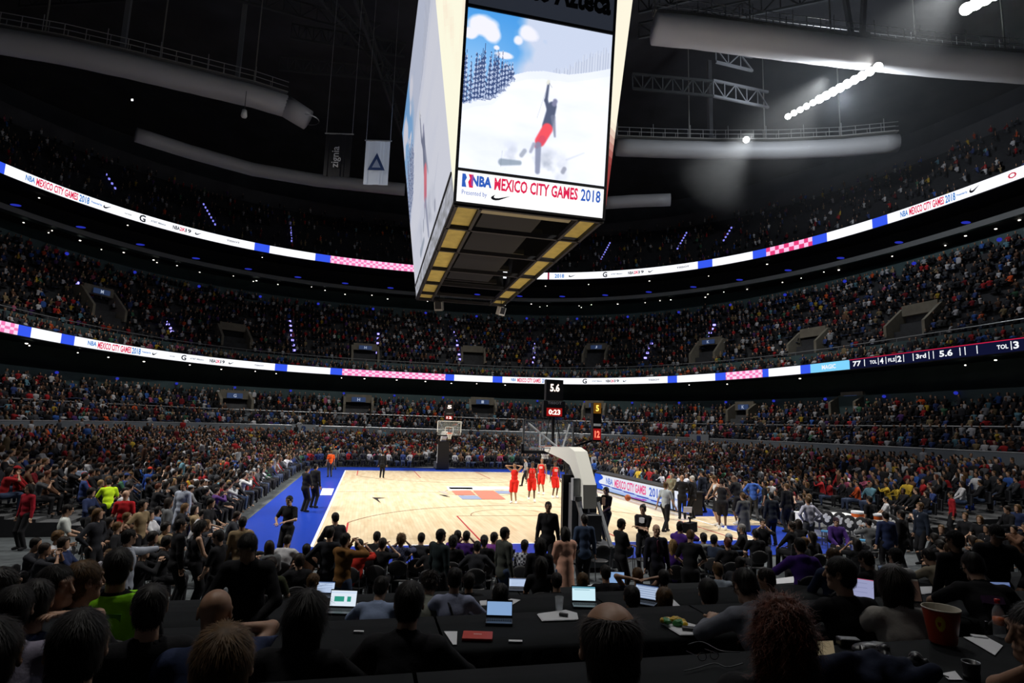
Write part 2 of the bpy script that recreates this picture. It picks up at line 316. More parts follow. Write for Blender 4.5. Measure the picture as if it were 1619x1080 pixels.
def hair_sdf(d,kind):
    s=Sdf(); c,R=d['head'],d['Hm']; L=lambda x,y,z:c+R@np.array([x,y,z]); U=R[:,2]; Fw=R[:,1]; wob=None
    if kind=='cap':
        s.ell(L(0,-.012,.034),(.084,.102,.09),R,.02); s.half(L(0,0,.03),-U); s.ell(L(0,.11,.036),(.06,.06,.008),R,.02); return s,wob
    g={'short':.005,'curly':.020,'afro':.04,'long':.010,'longcurl':.012,'bun':.010,'balding':.003,'fade':.006}.get(kind,.01)
    s.ell(L(0,-.014,.03),(.077+g,.095+g,.087+g),R,.02)
    s.ell(L(0,-.05,-.035),(.066+g,.05+g,.05+g),R,.03)
    if kind in('long','longcurl'):
        a=L(0,-.045,-.01); down=np.array([0,0,-1.])*.75+(-U)*.25; T=d['T']
        w=.07+g*.7; s.cone(L(-.035,-.04,-.02),L(-.045,-.055,-.02)+down*.24,w*.75,w*.62,.05); s.cone(L(.035,-.04,-.02),L(.045,-.055,-.02)+down*.24,w*.75,w*.62,.05)
    if kind=='bun': s.ell(L(0,-.12,.07),(.04,.04,.04),R,.02)
    if kind=='pony': s.cone(L(0,-.11,.04),L(0,-.14,-.12),.028,.018,.02)
    s.ell(L(0,.098,-.03),(.075,.072,.10),R,.01,True)                 # face opening
    if kind not in('long','longcurl'):
        for x in (-1,1): s.ell(L(x*.10,.0,-.03),(.035,.05,.045),R,.01,True)
        s.half(L(0,0,-.085),-U)
    if kind=='balding': s.ell(L(0,.01,.105),(.058,.080,.060),R,.03,True)
    if kind in('curly','afro','longcurl'): wob=(95,.011)
    elif kind=='long': wob=(60,.002)
    return s,wob
def strands(V,F,d,kind,lod):
    rs=np.random.default_rng(5); n={'near':5200,'mid':900}[lod]; w={'near':.0014,'mid':.0034}[lod]
    if kind in('long','longcurl'): n=int(n*1.5)
    A=V[F]; c=A.mean(1); nr=np.cross(A[:,2]-A[:,0],A[:,3]-A[:,1]); ar=np.linalg.norm(nr,axis=1)+1e-12; nr/=ar[:,None]
    i=rs.choice(len(F),n,p=ar/ar.sum()); u=rs.random((n,1)); v=rs.random((n,1)); Q=A[i]; p=(Q[:,0]*(1-u)+Q[:,1]*u)*(1-v)+(Q[:,3]*(1-u)+Q[:,2]*u)*v; N=nr[i]
    H=d['head']; U=d['Hm'][:,2]; Fw=d['Hm'][:,1]; crown=H+U*.115-Fw*.045; dr=p-crown; down=np.array([0,0,-1.]); 
    dr=dr/(np.linalg.norm(dr,axis=1,keepdims=True)+1e-9)*(1. if kind not in('long','longcurl') else .35)+down*(.55 if kind not in('long','longcurl') else 1.)+rs.normal(0,.16 if 'curl' in kind else .10,(n,3)); dr-=N*(dr*N).sum(1,keepdims=True); dr/=np.linalg.norm(dr,axis=1,keepdims=True)+1e-9
    L=(.040 if kind in('short','balding','fade','bun','pony') else .050 if kind=='curly' else .065 if kind=='longcurl' else .09)*rs.uniform(.6,1.3,(n,1)); side=np.cross(dr,N); m=6 if 'curl' in kind or kind=='afro' else 4
    K=[]; lift=(.004 if kind in('short','balding') else .006 if kind in('long','bun','pony') else .012)*rs.uniform(.3,1.4,(n,1)); ph=rs.random((n,1))*6.28; amp=(.007 if m==6 else .0015)
    for k in range(m):
        t=k/(m-1); q=p-N*.003+dr*L*t+N*lift*(t*1.4-.5*t*t)+side*amp*np.sin(ph+t*(11 if m==6 else 4))+N*(amp*.8*np.cos(ph+t*11) if m==6 else 0); ww=w*(1-.75*t); K+=[q-side*ww,q+side*ww]
    S=np.stack(K,1); b=np.arange(n)[:,None]*(2*m)+len(V); Fs=[np.concatenate([b+2*k,b+2*k+1,b+2*k+3,b+2*k+2],1) for k in range(m-1)]
    return np.concatenate([V,S.reshape(-1,3).astype(np.float32)]),np.concatenate([F]+Fs).astype(np.int32)
GC={}
def geo(key,fn):
    if key not in GC: GC[key]=fn()
    return GC[key]
def join(*gs):
    V=[];F=[];k=0
    for v,f in gs: V.append(v); F.append(f+k); k+=len(v)
    return np.concatenate(V),np.concatenate(F)
def mb_quads(m):   # MB -> arrays of quads (tris/ngons fanned to degenerate-free quads)
    F=[]
    for f in m.f:
        if len(f)==4: F.append(f)
        elif len(f)==3: F.append((f[0],f[1],f[2],f[2]))
        else:
            for i in range(1,len(f)-1,1): F.append((f[0],f[i],f[i+1],f[i+1]))
    return np.array(m.v,np.float32),F
class LOD: pass
HFACE=dict(near=(.0065,.011),mid=(.011,.02),low=(.017,.028))
def part_mesh(pn,part,kind,lod):
    key=(pn,part,kind,lod)
    def mk():
        d=skel(pn); hf,hb=HFACE[lod]; T=d['T']; up=T[:,2]
        if part=='body':
            a=Sdf(); head_prims(a,d,lod!='low'); A=a.mesh(hf)
            b=Sdf(); torso_prims(b,d,-.012); arm_prims(b,d,-.004); leg_prims(b,d,-.006); foot_prims(b,d,-.012); 
            B=b.mesh(hb if lod!='mid' else .016)
            V=[A[0],B[0]]; F=[A[1].tolist(),(B[1]+len(A[0])).tolist()]; k=len(A[0])+len(B[0]); cu=d['p']['curl']
            for w,e,sg in ((d['wl'],d['el'],-1),(d['wr'],d['er'],1)):
                hv,hF=mb_quads(hand_geo(w,e,cu,sg,6 if lod=='near' else 4)); V.append(hv); F.append([[i+k for i in f] for f in hF]); k+=len(hv)
            return ('poly',np.concatenate(V),[tuple(dict.fromkeys(f)) for ff in F for f in ff])
        s=Sdf(); wob=None
        if part=='hair': s,wob=hair_sdf(d,kind); h=hf*1.0
        elif part=='top':
            h=hb
            if kind=='coat':
                torso_prims(s,d,.028); arm_prims(s,d,.02); s.cone(d['belly'],d['hip']-np.array([0,0,.36]),.15,.21,.05); s.half(d['hip']-np.array([0,0,.42]),(0,0,-1))
            elif kind=='jacket':
                torso_prims(s,d,.020); arm_prims(s,d,.014); s.ell(d['hip']-up*.06,(.178,.14,.13),T,.04)
                s.cone(d['neck']+T[:,1]*.12,d['chest']+T[:,1]*.17-up*.10,.055,.006,.01,True)
            elif kind=='hoodie':
                torso_prims(s,d,.024); arm_prims(s,d,.018); s.ell(d['neck']-T[:,1]*.07-up*.03,(.10,.07,.06),T,.03)
            elif kind=='tank': torso_prims(s,d,.010,False); s.cone(d['sl']*.7+d['sr']*.3,d['sr']*.7+d['sl']*.3,.05,None,.04); s.ell(d['hip']-up*.05,(.17,.125,.10),T,.04)
            elif kind=='vest': torso_prims(s,d,.034,False); s.cone(d['sl']*.82+d['sr']*.18,d['sr']*.82+d['sl']*.18,.088,None,.05); s.cone(d['neck']-up*.03,d['neck'],.10,.08,.04)
            elif kind=='collar': s.ell(d['chest'],(.160,.117,.155),T,.03); s.cone(d['neck']-up*.03,d['neck']+up*.02,.068,.060,.03); s.half(d['chest']-up*.12,-up)
            elif kind=='shirt': torso_prims(s,d,.013); arm_prims(s,d,.010)
            else: torso_prims(s,d,.013); arm_prims(s,d,.012,False,.75)
            s.cone(d['neck']-up*.01,d['head']-d['Hm'][:,2]*.03,.052,.066,.01,True)
            if kind in('jacket','coat','hoodie','vest') : s.half(d['neck']+up*(.035 if kind!='vest' else .0),up)
            else: s.half(d['neck']+up*.02,up)
            if lod=='near': wob=(34,.003)
        elif part=='bottom':
            h=hb; s.ell(d['hip'],(.165,.125,.10),T,.05); 
            if kind=='shorts': leg_prims(s,d,.030,.88)
            elif kind=='skirt': leg_prims(s,d,.03,.7); s.ell((d['kl']+d['kr'])/2*.4+d['hip']*.6,(.17,.16,.16),None,.04)
            else: leg_prims(s,d,.014)
            s.half(d['hip']+up*.10,up)
        elif part=='shoe':
            h=hb*.8; foot_prims(s,d,.006); s.p=s.p[:2] if kind=='L' else s.p[2:]
        V,F=s.mesh(h,wob)
        if part=='hair' and kind!='cap' and lod!='low': V,F=strands(V,F,d,kind,lod)
        return ('q',V,F)
    return geo(key,mk)
MESH={}
def part_obj(pn,part,kind,lod,name,m,parent):
    key=(pn,part,kind,lod)
    if key not in MESH:
        g=part_mesh(*key)
        if g[0]=='poly':
            me=bpy.data.meshes.new(name); me.from_pydata(g[1].tolist(),[],g[2]); me.polygons.foreach_set('use_smooth',[True]*len(g[2])); me.materials.append(None); me.update()
        else: me=mesh_np(name,g[1],g[2],[None],link=False)
        MESH[key]=me
    o=bpy.data.objects.new(name,MESH[key]); COL.objects.link(o); o.parent=parent
    o.material_slots[0].link='OBJECT'; o.material_slots[0].material=m; return o
SKIN=[(.42,.25,.165),(.30,.165,.10),(.50,.31,.21),(.10,.05,.03)]
HCOL={'black':(.010,.008,.007),'brown':(.085,.045,.016),'red':(.085,.024,.012),'blond':(.26,.16,.065),'grey':(.22,.21,.20),'white':(.5,.48,.45),'dark':(.018,.012,.009)}
def skin_mat(i): return mat('skin_%d'%i,SKIN[i],.5,spec=.4,noise=.12,nscale=14)
def hair_mat(c):
    nm='hair_'+c
    if nm in _m: return _m[nm]
    m=mat(nm,HCOL[c],.55,spec=.18,noise=.4,nscale=40); return m
def cloth(col,name=None,**k):
    return mat(name or 'cloth_%02x%02x%02x'%tuple(int(255*min(1,x)**.45) for x in col),col,.88,spec=.15,noise=.18,nscale=6,bump=.25,bscale=40,**k)
BLACK=(.012,.012,.014); DARK=(.02,.021,.026); WHITE=(.62,.63,.66); NAVY=(.018,.026,.06); GREY=(.11,.115,.12)
NPEOPLE=0
def person(loc,yaw=0,pose='stand',hair=('short','black'),skin=0,top=('tee',BLACK),bottom=('trousers',BLACK),shoes=BLACK,lod='mid',label='',group=None,scale=1.,cat='person'):
    global NPEOPLE; NPEOPLE+=1
    r=empty('person',loc,yaw,label,cat,group); r.scale=(scale,)*3
    part_obj(pose,'body','',lod,'body',skin_mat(skin),r)
    if hair[0]!='bald': part_obj(pose,'hair',hair[0],lod,'cap' if hair[0]=='cap' else 'hair',cloth(hair[1]) if hair[0]=='cap' else hair_mat(hair[1]),r)
    if hair[0]=='cap': part_obj(pose,'hair','short',lod,'hair',hair_mat('black'),r)
    tc=top[1] if not isinstance(top[1],tuple) else cloth(top[1])
    nm={'tee':'t_shirt','shirt':'shirt','jacket':'jacket','coat':'coat','hoodie':'hoodie','tank':'jersey','vest':'vest'}[top[0]]
    part_obj(pose,'top',top[0],lod,nm,tc,r)
    if top[0]=='jacket': part_obj(pose,'top','collar',lod,'shirt',cloth(top[2] if len(top)>2 else WHITE),r)
    if top[0]=='vest': part_obj(pose,'top','shirt',lod,'shirt',cloth(BLACK),r)
    part_obj(pose,'bottom',bottom[0],lod,bottom[0],cloth(bottom[1]),r)
    if lod!='low':
        for sd in 'LR': part_obj(pose,'shoe',sd,lod,'shoe',cloth(shoes),r)
    return r
# ------------------------------------------------------------------ the setting: floor, court
m_floor=mat('arena_floor',(.075,.085,.09),.6,noise=.25,nscale=3)
f=MB(); f.box((0,-2,-.12),(110,130,.2)); tag(f.build('floor',m_floor),kind='structure')
def wood_mat():
    m=mat('maple',(.62,.46,.27),.32,spec=.35); nt=m.node_tree; b=nt.nodes['Principled BSDF']
    tc=nt.nodes.new('ShaderNodeTexCoord'); mp=nt.nodes.new('ShaderNodeMapping'); mp.inputs['Rotation'].default_value=(0,0,math.pi/2); nt.links.new(tc.outputs['Object'],mp.inputs[0])
    br=nt.nodes.new('ShaderNodeTexBrick'); br.inputs['Scale'].default_value=1; br.inputs['Brick Width'].default_value=1.1; br.inputs['Row Height'].default_value=.12
    br.inputs['Mortar Size'].default_value=.004; br.inputs['Color1'].default_value=(.74,.62,.43,1); br.inputs['Color2'].default_value=(.66,.53,.345,1); br.inputs['Mortar'].default_value=(.50,.38,.23,1)
    nt.links.new(mp.outputs[0],br.inputs['Vector']); n=nt.nodes.new('ShaderNodeTexNoise'); n.inputs['Scale'].default_value=1.6; n.inputs['Detail'].default_value=8
    mp2=nt.nodes.new('ShaderNodeMapping'); mp2.inputs['Scale'].default_value=(2.2,.35,1); nt.links.new(tc.outputs['Object'],mp2.inputs[0]); nt.links.new(mp2.outputs[0],n.inputs['Vector'])
    r=nt.nodes.new('ShaderNodeValToRGB'); r.color_ramp.elements[0].position=.33; r.color_ramp.elements[0].color=(.84,.80,.74,1); r.color_ramp.elements[1].position=.6; r.color_ramp.elements[1].color=(1,1,1,1)
    nt.links.new(n.outputs['Fac'],r.inputs[0]); mx=nt.nodes.new('ShaderNodeMix'); mx.data_type='RGBA'; mx.blend_type='MULTIPLY'; mx.inputs[0].default_value=1
    nt.links.new(br.outputs['Color'],mx.inputs[6]); nt.links.new(r.outputs[0],mx.inputs[7]); nt.links.new(mx.outputs[2],b.inputs['Base Color']); return m
court=MB().box((0,.5,-.01),(20.6,34.4,.06)).build('floor_court',wood_mat()); tag(court,'pale maple basketball court with blue apron','court',kind='structure')
m_apr=mat('apron_blue',(.012,.045,.36),.28,spec=.5,noise=.06,nscale=4)
ap=MB(); z0=.021
ap.slab([(-10.3,-16.7,z0+.004),(-7.62,-16.7,z0+.004),(-7.62,17.7,z0+.004),(-10.3,17.7,z0+.004)],.004)
ap.slab([(-7.62,14.33,z0+.004),(11.2,14.33,z0+.004),(11.2,17.7,z0+.004),(-7.62,17.7,z0+.004)],.004)
ap.slab([(-7.62,-16.7,z0+.004),(10.3,-16.7,z0+.004),(10.3,-14.33,z0+.004),(-7.62,-14.33,z0+.004)],.004)
ap.slab([(8.0,-9,z0+.004),(10.3,-9,z0+.004),(10.3,14.33,z0+.004),(8.0,14.33,z0+.004)],.004)
ap.slab([(7.7,-14.33,z0+.004),(10.3,-14.33,z0+.004),(10.3,-11.4,z0+.004),(7.7,-11.4,z0+.004)],.004)
ap.build('apron',m_apr,court)
L=MB(); zt=z0+.009; w=.05
def ln(x0,y0,x1,y1,wd=.05,mi=0):
    d=Vector((x1-x0,y1-y0,0)).normalized(); p=Vector((-d.y,d.x,0))*wd/2; a=Vector((x0,y0,zt)); b=Vector((x1,y1,zt)); L.slab([a-p,b-p,b+p,a+p],.003,mi)
def arc(cx,cy,r,a0,a1,wd=.05,mi=2,n=40):
    for i in range(n):
        t0=a0+(a1-a0)*i/n; t1=a0+(a1-a0)*(i+1)/n; ln(cx+r*math.cos(t0),cy+r*math.sin(t0),cx+r*math.cos(t1),cy+r*math.sin(t1),wd,mi)
for y in (-14.33,14.33): ln(-7.62,y,7.62,y,.09)
for x in (-7.62,7.62): ln(x,-14.33,x,14.33,.09)
for sy in (-1,1):
    for sx in (-1,1):
        ln(sx*6.71,sy*14.33,sx*6.71,sy*10.06,.055,1); ln(sx*2.44,sy*14.33,sx*2.44,sy*8.54,.055,1)
    ln(-2.44,sy*8.54,2.44,sy*8.54,.03,2); bx=sy*12.73; t=math.acos(6.71/7.24)
    arc(0,bx,7.24,math.pi-(-t) if sy>0 else t,(2*math.pi-t) if sy>0 else math.pi-t,.04,2); arc(0,sy*8.54,1.83,0 if sy<0 else math.pi,math.pi if sy<0 else 2*math.pi,.03,2)
ln(-7.62,0,7.62,0,.03,2); arc(0,0,1.83,0,2*math.pi,.03,2)
L.build('court_lines',[mat('line_white',(.8,.82,.85),.4),mat('line_red',(.45,.03,.04),.4),mat('line_brown',(.20,.10,.06),.4)],court)
G=MB(); P=lambda *pp,mi=0: G.slab([ (at(u,v,0).x,at(u,v,0).y,z0+.013) for u,v in pp],.003,mi)
P((709,771.4),(746,771.6),(748,774.6),(712,774.2),mi=0); P((706,770),(803,770.6),(812,774.5),(709,776.4),mi=1)
P((714,777),(744,776.6),(752,783.6),(721,783.6),mi=2); P((748,776.6),(780,776.6),(800,790.5),(762,790.5),mi=2); P((782,777),(808,777),(808,781.5),(788,781.5),mi=3)
P((724,784.5),(753,784.5),(763,790.5),(731,790.5),mi=3)
P((692,777),(705,778),(710,784),(700,781),mi=4); P((694,783),(704,783.6),(712,787.2),(703,785.5),mi=5)
P((588,787.4),(609,788.2),(597,789.6),(602,796.6),(594,791),mi=5)
P((510,773),(528,773.6),(524,784),(506,784),mi=1)
G.build('centre_logo',[mat('paint_navy',(.03,.05,.22),.4),mat('paint_white',(.75,.77,.82),.4),mat('paint_red',(.55,.17,.12),.4),mat('paint_blue',(.22,.26,.38),.4),mat('paint_grey',(.42,.38,.33),.4),mat('paint_black',(.02,.02,.02),.4)],court)
# ------------------------------------------------------------------ bowl
def ovp(a,b,n,th): c,s=np.cos(th),np.sin(th); return np.stack([a*np.sign(c)*np.abs(c)**(2/n),b*np.sign(s)*np.abs(s)**(2/n)],-1)
TH_LOW=np.linspace(-.62,math.pi+.62,260); TH=np.linspace(-.85,math.pi+.85,300)
def loft(name,prof,m,th=TH,kind='structure',n=None,parent=None,smooth=False,cut=None):
    R=[]; 
    for a,b,nn,z in prof:
        p=ovp(a,b,nn,th)
        if cut:
            for sd,yc in ((-1,cut[0]),(1,cut[1])):
                m_=(p[:,0]*sd>0)&(p[:,1]<yc); p[m_,1]=yc; p[m_,0]=sd*a*(1-(abs(yc)/b)**nn)**(1/nn)
        R.append(np.column_stack([p,np.full(len(p),z)]))
    V=np.concatenate(R); k=len(th); i=np.arange(len(prof)-1)[:,None]*k+np.arange(k-1)[None,:]
    F=np.stack([i,i+k,i+k+1,i+1],-1).reshape(-1,4); o=mesh_np(name,V,F,[m],smooth,parent=parent)
    if kind: o['kind']=kind
    return o
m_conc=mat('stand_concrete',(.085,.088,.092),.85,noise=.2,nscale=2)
m_wall=mat('stand_wall',(.15,.17,.19),.7,noise=.1,nscale=1)
m_teal=mat('teal_wall',(.05,.085,.09),.6,noise=.15,nscale=.6)
m_dk=mat('dark_recess',(.014,.015,.018),.8)
m_rail=mat('rail_steel',(.38,.39,.40),.4,metal=.6)
m_fas=mat('fascia_grey',(.14,.15,.155),.6)
TIERS=[]
def tier(key,rows):   # rows: (a,b,n,z)
    prof=[]
    for i,(a,b,n,z) in enumerate(rows):
        prof.append((a,b,n,z if i==0 else rows[i-1][3])); prof.append((a,b,n,z))
    a,b,n,z=rows[-1]; da=rows[-1][0]-rows[-2][0]; db=rows[-1][1]-rows[-2][1]; prof.append((a+da,b+db,n,z)); TIERS.append((key,rows,da,db)); return prof
R1=[(10.9+.83*i,17.9+.80*i,7-.2*i,[0.03,.03][i] if i<2 else .03+.095*(i-1)) for i in range(19)]
YCL,YCR=-12.0,-14.5; pr1=tier('floor stand',R1)
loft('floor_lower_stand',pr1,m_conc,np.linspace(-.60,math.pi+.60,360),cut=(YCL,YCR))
for sd,yc,nm in ((-1,YCL,'left'),(1,YCR,'right')):
    pts=[(sd*a*(1-(abs(yc)/b)**nn)**(1/nn),yc,z) for a,b,nn,z in pr1 if b>abs(yc)]; pts+=[(pts[-1][0],yc,0),(pts[0][0],yc,0)]; tag(MB().poly(pts).build('wall_'+nm,m_dk),kind='structure')
loft('wall_lower_stand',[(27.0,33.2,3.2,1.2),(27.0,33.2,3.2,3.12),(27.25,33.45,3.2,3.12),(27.25,33.45,3.2,2.2)],m_wall,TH_LOW)
R2=[(27.9+.85*i,34.1+1.0*i,3,2.45+.33*i) for i in range(4)]; loft('floor_middle_stand',tier('first terrace',R2),m_conc,TH_LOW)
loft('wall_middle_stand',[(31.3,38.1,3,3.4),(31.3,38.1,3,4.25),(31.5,38.3,3,4.25),(31.5,38.3,3,3.5)],m_wall,TH_LOW)
R3=[(31.9+.75*i,39.0+.85*i,3,4.0+.42*i) for i in range(5)]; loft('floor_back_stand',tier('second terrace',R3),m_conc,TH_LOW)
loft('wall_concourse',[(35.8,43.6,2.9,5.6),(35.8,43.6,2.9,7.35),(36.1,43.9,2.9,7.35),(36.1,43.9,2.9,6.2),(42,51,2.9,6.2),(42,51,2.9,10.1),(33.7,43.7,2.8,9.5)],m_teal,TH)
R4=[(34.2+.78*i,44.4+1.25*i,2.7,9.55+.38*i) for i in range(3)]; loft('floor_club_stand',tier('balcony front rows',R4),m_conc,TH)
loft('wall_club',[(36.7,48.4,2.7,10.2),(36.7,48.4,2.7,11.75),(36.95,48.65,2.7,11.75),(36.95,48.65,2.7,11)],m_teal,TH)
R5=[(37.6+.74*i,49.3+.86*i,2.7,11.5+.78*i) for i in range(12)]; m_con2=mat('stand_concrete_dim',(.04,.042,.046),.85,noise=.2,nscale=2); loft('floor_balcony',tier('balcony',R5),m_con2,TH)  # same concrete darkened, the balcony's dimmer light put into its colour
loft('wall_suites',[(46.4,59.4,2.7,19.8),(46.4,59.4,2.7,21.6),(46.7,59.7,2.7,21.6),(46.7,59.7,2.7,20.5),(53,66,2.6,20.5),(53,66,2.6,24.6),(48.0,57.6,2.4,23.5)],m_teal,TH)
loft('trim_1',[(48.0,57.6,2.4,23.4),(48.0,57.6,2.4,23.95),(48.4,58,2.4,23.95)],m_fas,TH)
loft('wall_boxes',[(48.4,58,2.4,23.9),(53,62,2.4,23.9),(53,62,2.4,27),(47.2,54.2,2.4,26.1)],m_dk,TH)
R6=[(48.6+1.05*i,56+1.15*i,2.4,27.2+.92*i) for i in range(13)]; loft('floor_upper_stand',tier('upper tier',R6),mat('stand_concrete_dimmest',(.018,.019,.022),.9,noise=.2,nscale=2),TH)  # darkest concrete copy, shade of the unlit top tier painted in
m_roof=mat('roof_dark',(.055,.058,.066),.9,noise=.2,nscale=.3)
loft('wall_upper',[(62.5,71.2,2.4,38),(62.5,71.2,2.4,41),(74,84,2.4,41),(74,84,2.4,50)],m_roof,TH)
th2=np.linspace(0,2*math.pi,200); loft('ceiling',[(76,86,2.4,49),(60,66,2.3,50.5),(30,34,2.1,52),(1,1,2,52.5)],m_roof,th2)
for nm,a,b,n,z in (('rail_lower',27.05,33.25,3.2,3.16),('rail_middle',31.35,38.15,3,4.62),('rail_club',36.75,48.45,2.7,12.05)):
    p=ovp(a,b,n,TH_LOW if z<8 else TH); r=empty('safety_rail',(0,0,0),0,{'rail_lower':'grey metal rail along the top of the lowest stand wall','rail_middle':'grey metal rail between the two lower terraces','rail_club':'grey metal rail above the balcony front rows'}[nm],'railing')
    MB().tube([(x,y,z) for x,y in p],.045,5).build('top_rail',m_rail,r)
    pp=MB(); 
    for x,y in p[::3]: pp.box((x,y,z-.22),(.04,.04,.45))
    o=pp.build('rail_posts',m_rail,r); o['kind']='stuff'
# ------------------------------------------------------------------ LED ribbons
def ribbon(label,a,b,n,z0,z1,colf,items,step=.13,rows=8,xlim=None):
    th=np.linspace(-.85,math.pi+.85,6000)[::-1]; p=ovp(a,b,n,th); ds=np.r_[0,np.cumsum(np.hypot(*np.diff(p,axis=0).T))]
    S_=np.arange(0,ds[-1],step); X=np.interp(S_,ds,p[:,0]); Y=np.interp(S_,ds,p[:,1])
    pr=proj(np.column_stack([X,Y,np.full(len(X),(z0+z1)/2)])); px=pr[:,0].copy(); ok=pr[:,2]>1
    c=int(np.argmin(np.abs(px-800)+(~ok)*9e9)); lo=c
    while lo>0 and ok[lo-1] and px[lo-1]<px[lo]: lo-=1
    hi=c
    while hi<len(px)-1 and ok[hi+1] and px[hi+1]>px[hi]: hi+=1
    s_of=lambda u: float(np.interp(u,px[lo:hi+1],S_[lo:hi+1]))
    P2=px.copy(); P2[:lo]=-2000; P2[hi+1:]=3000
    if xlim: keep=(P2[:-1]>=xlim[0])&(P2[:-1]<xlim[1])
    else: keep=np.ones(len(X)-1,bool)
    V=[];pix=[];F=[]; nr=rows+1; zz=np.linspace(z0,z1,nr)
    V=np.column_stack([np.repeat(X,nr),np.repeat(Y,nr),np.tile(zz,len(X))])
    for i in range(len(X)-1):
        if not keep[i]: continue
        for j in range(rows): F.append((i*nr+j,(i+1)*nr+j,(i+1)*nr+j+1,i*nr+j+1)); pix.append(colf(P2[i],S_[i],(j+.5)/rows))
    root=empty('led_ribbon',(0,0,0),0,label,'screen')
    o=mesh_np('display_strip',V,np.array(F),[led('led_panel',1.15)],False,parent=root,pix=np.array([srgb(*c) for c in pix]),dom='FACE')
    th3=th[::20]; hs=[]
    for aa,bb,z in ((a+.02,b+.02,z0-.08),(a+.02,b+.02,z1+.08),(a+.35,b+.35,z1+.08),(a+.35,b+.35,z0-.08),(a+.02,b+.02,z0-.08)): hs.append((aa,bb,n,z))
    loft('housing',hs,m_dk,th3[::-1],kind=None,parent=root)
    # inward unit normals
    def mapv(s,z): 
        x=np.interp(s,ds,p[:,0]); y=np.interp(s,ds,p[:,1]); x2=np.interp(s+.1,ds,p[:,0]); y2=np.interp(s+.1,ds,p[:,1]); tx,ty=x2-x,y2-y; l=np.hypot(tx,ty)+1e-9
        return x+ty/l*.05,y-tx/l*.05,z
    for it in items:
        txt,u0,u1,v0,v1,col=it; s0,s1=s_of(u0),s_of(u1); h=(z1-z0)
        if txt=='~': V,Fc=swoosh_geo(s1-s0,1.)
        elif txt=='#': V=np.array([(0,0,0),(s1-s0,0,0),(s1-s0,1,0),(0,1,0)],float); Fc=[(0,1,2,3)]
        else: V,Fc=fit_text(txt,s1-s0,1.,.03)
        x,y,z=mapv(s0+V[:,0],z0+h*(v0+(v1-v0)*V[:,1])); mb=MB(); mb.add(np.column_stack([x,y,z]).tolist(),Fc)
        nmn='logo_mark' if txt in '~#' else 'lettering'
        mb.build(nmn,emis('led_%d_%d_%d'%col,srgb(*col),1.),root)
    return root
WH=(246,248,255); BL=(52,84,228); 
def segcol(segs,default=WH):
    def f(u,s,v):
        for a,b,k in segs:
            if a<=u<b:
                if k=='B': return BL
                if k=='P':
                    q=int(s/.42)+int(v*3); return (236,120,176) if q%2 else (250,205,232)
                if k=='p':
                    return (222,60,120) if (math.sin(s*5)*math.sin(v*6.28)>0) else (245,190,225)
                return k
        if u>5 : pass
        return default
    return f
RD=(226,40,84); BT=(60,130,205); BK=(20,20,26); LB=(120,200,240)
def brand_items(o):  # shared advert sequence, u values come in
    return o
lowseg=segcol([(-60,28,'P'),(28,48,'B'),(95,116,'B'),(434,454,'B'),(521,541,'B'),(541,703,'P'),(703,718,'B'),(778,793,'B'),(1054,1070,'B'),(1130,1146,'B'),(1146,1205,'P'),(1205,1215,'B'),(1265,1281,'B'),(1281,1343,LB),(1343,2500,(14,17,44))])
items=[('NBA',138,152,.3,.8,BT),('MEXICO CITY GAMES',154,207,.12,.88,RD),('2018',208,222,.12,.88,BT),('Presented by',224,238,.35,.65,BT),('~',240,249,.3,.75,BK),('foot locker',268,276,.4,.6,(150,150,150)),('G',286,294,.15,.85,BK),('AT&T México',300,322,.4,.62,(120,130,140)),
 ('NBA',331,341,.3,.75,BK),('2K',341,348,.3,.75,RD),('19',348,355,.3,.75,BK),('~',361,370,.3,.7,BK),('TISSOT',402,417,.42,.62,(90,90,95)),
 ('NBA',808,816,.3,.8,BT),('MEXICO CITY GAMES',818,855,.15,.85,RD),('2018',857,864,.15,.85,BT),('~',876,885,.3,.7,BK),('G',921,928,.1,.9,BK),('AT&T México',936,952,.4,.62,(120,130,140)),('NBA',958,966,.3,.72,BK),('2K',966,972,.3,.72,RD),('19',972,979,.3,.72,BK),('~',985,992,.3,.7,BK),('TISSOT',1025,1043,.4,.65,(90,90,95)),
 ('MAGIC',1300,1322,.25,.75,WH),('#',1343,1700,.93,1.0,(200,30,70)),('77',1349,1362,.22,.78,WH),('#',1367,1368.2,.15,.85,WH),('TOL',1376,1387,.3,.66,WH),('#',1389,1390,.15,.85,WH),('4',1392,1397.5,.2,.8,WH),('#',1401,1402,.15,.85,WH),('FLS',1405,1416,.3,.66,WH),('#',1417,1418,.15,.85,WH),('2',1419.5,1426,.2,.8,WH),('#',1429,1430,.15,.85,WH),
 ('#',1444,1445.2,.15,.85,WH),('3rd',1449,1465,.3,.74,WH),('#',1469,1470.2,.15,.85,WH),('#',1476,1477.2,.15,.85,WH),('5.6',1486,1507,.22,.8,WH),('#',1518,1519.4,.15,.85,WH),('#',1526,1527.4,.15,.85,WH),('#',1545,1546.4,.15,.85,WH),('TOL',1577,1595,.3,.66,WH),('#',1599,1600.5,.15,.85,WH),('3',1603,1612,.2,.8,WH)]
ribbon('lower LED ribbon with game score and pink and blue adverts around the bowl',33.5,43.75,2.75,9.42,10.22,lowseg,items)
upseg=segcol([(-60,7,'B'),(402,425,'B'),(498,521,'B'),(521,760,'P'),(865,868,(140,30,60)),(1103,1125,'B'),(1190,1211,'B'),(1211,1284,'p'),(1284,1306,'B'),(1378,1402,'B')])
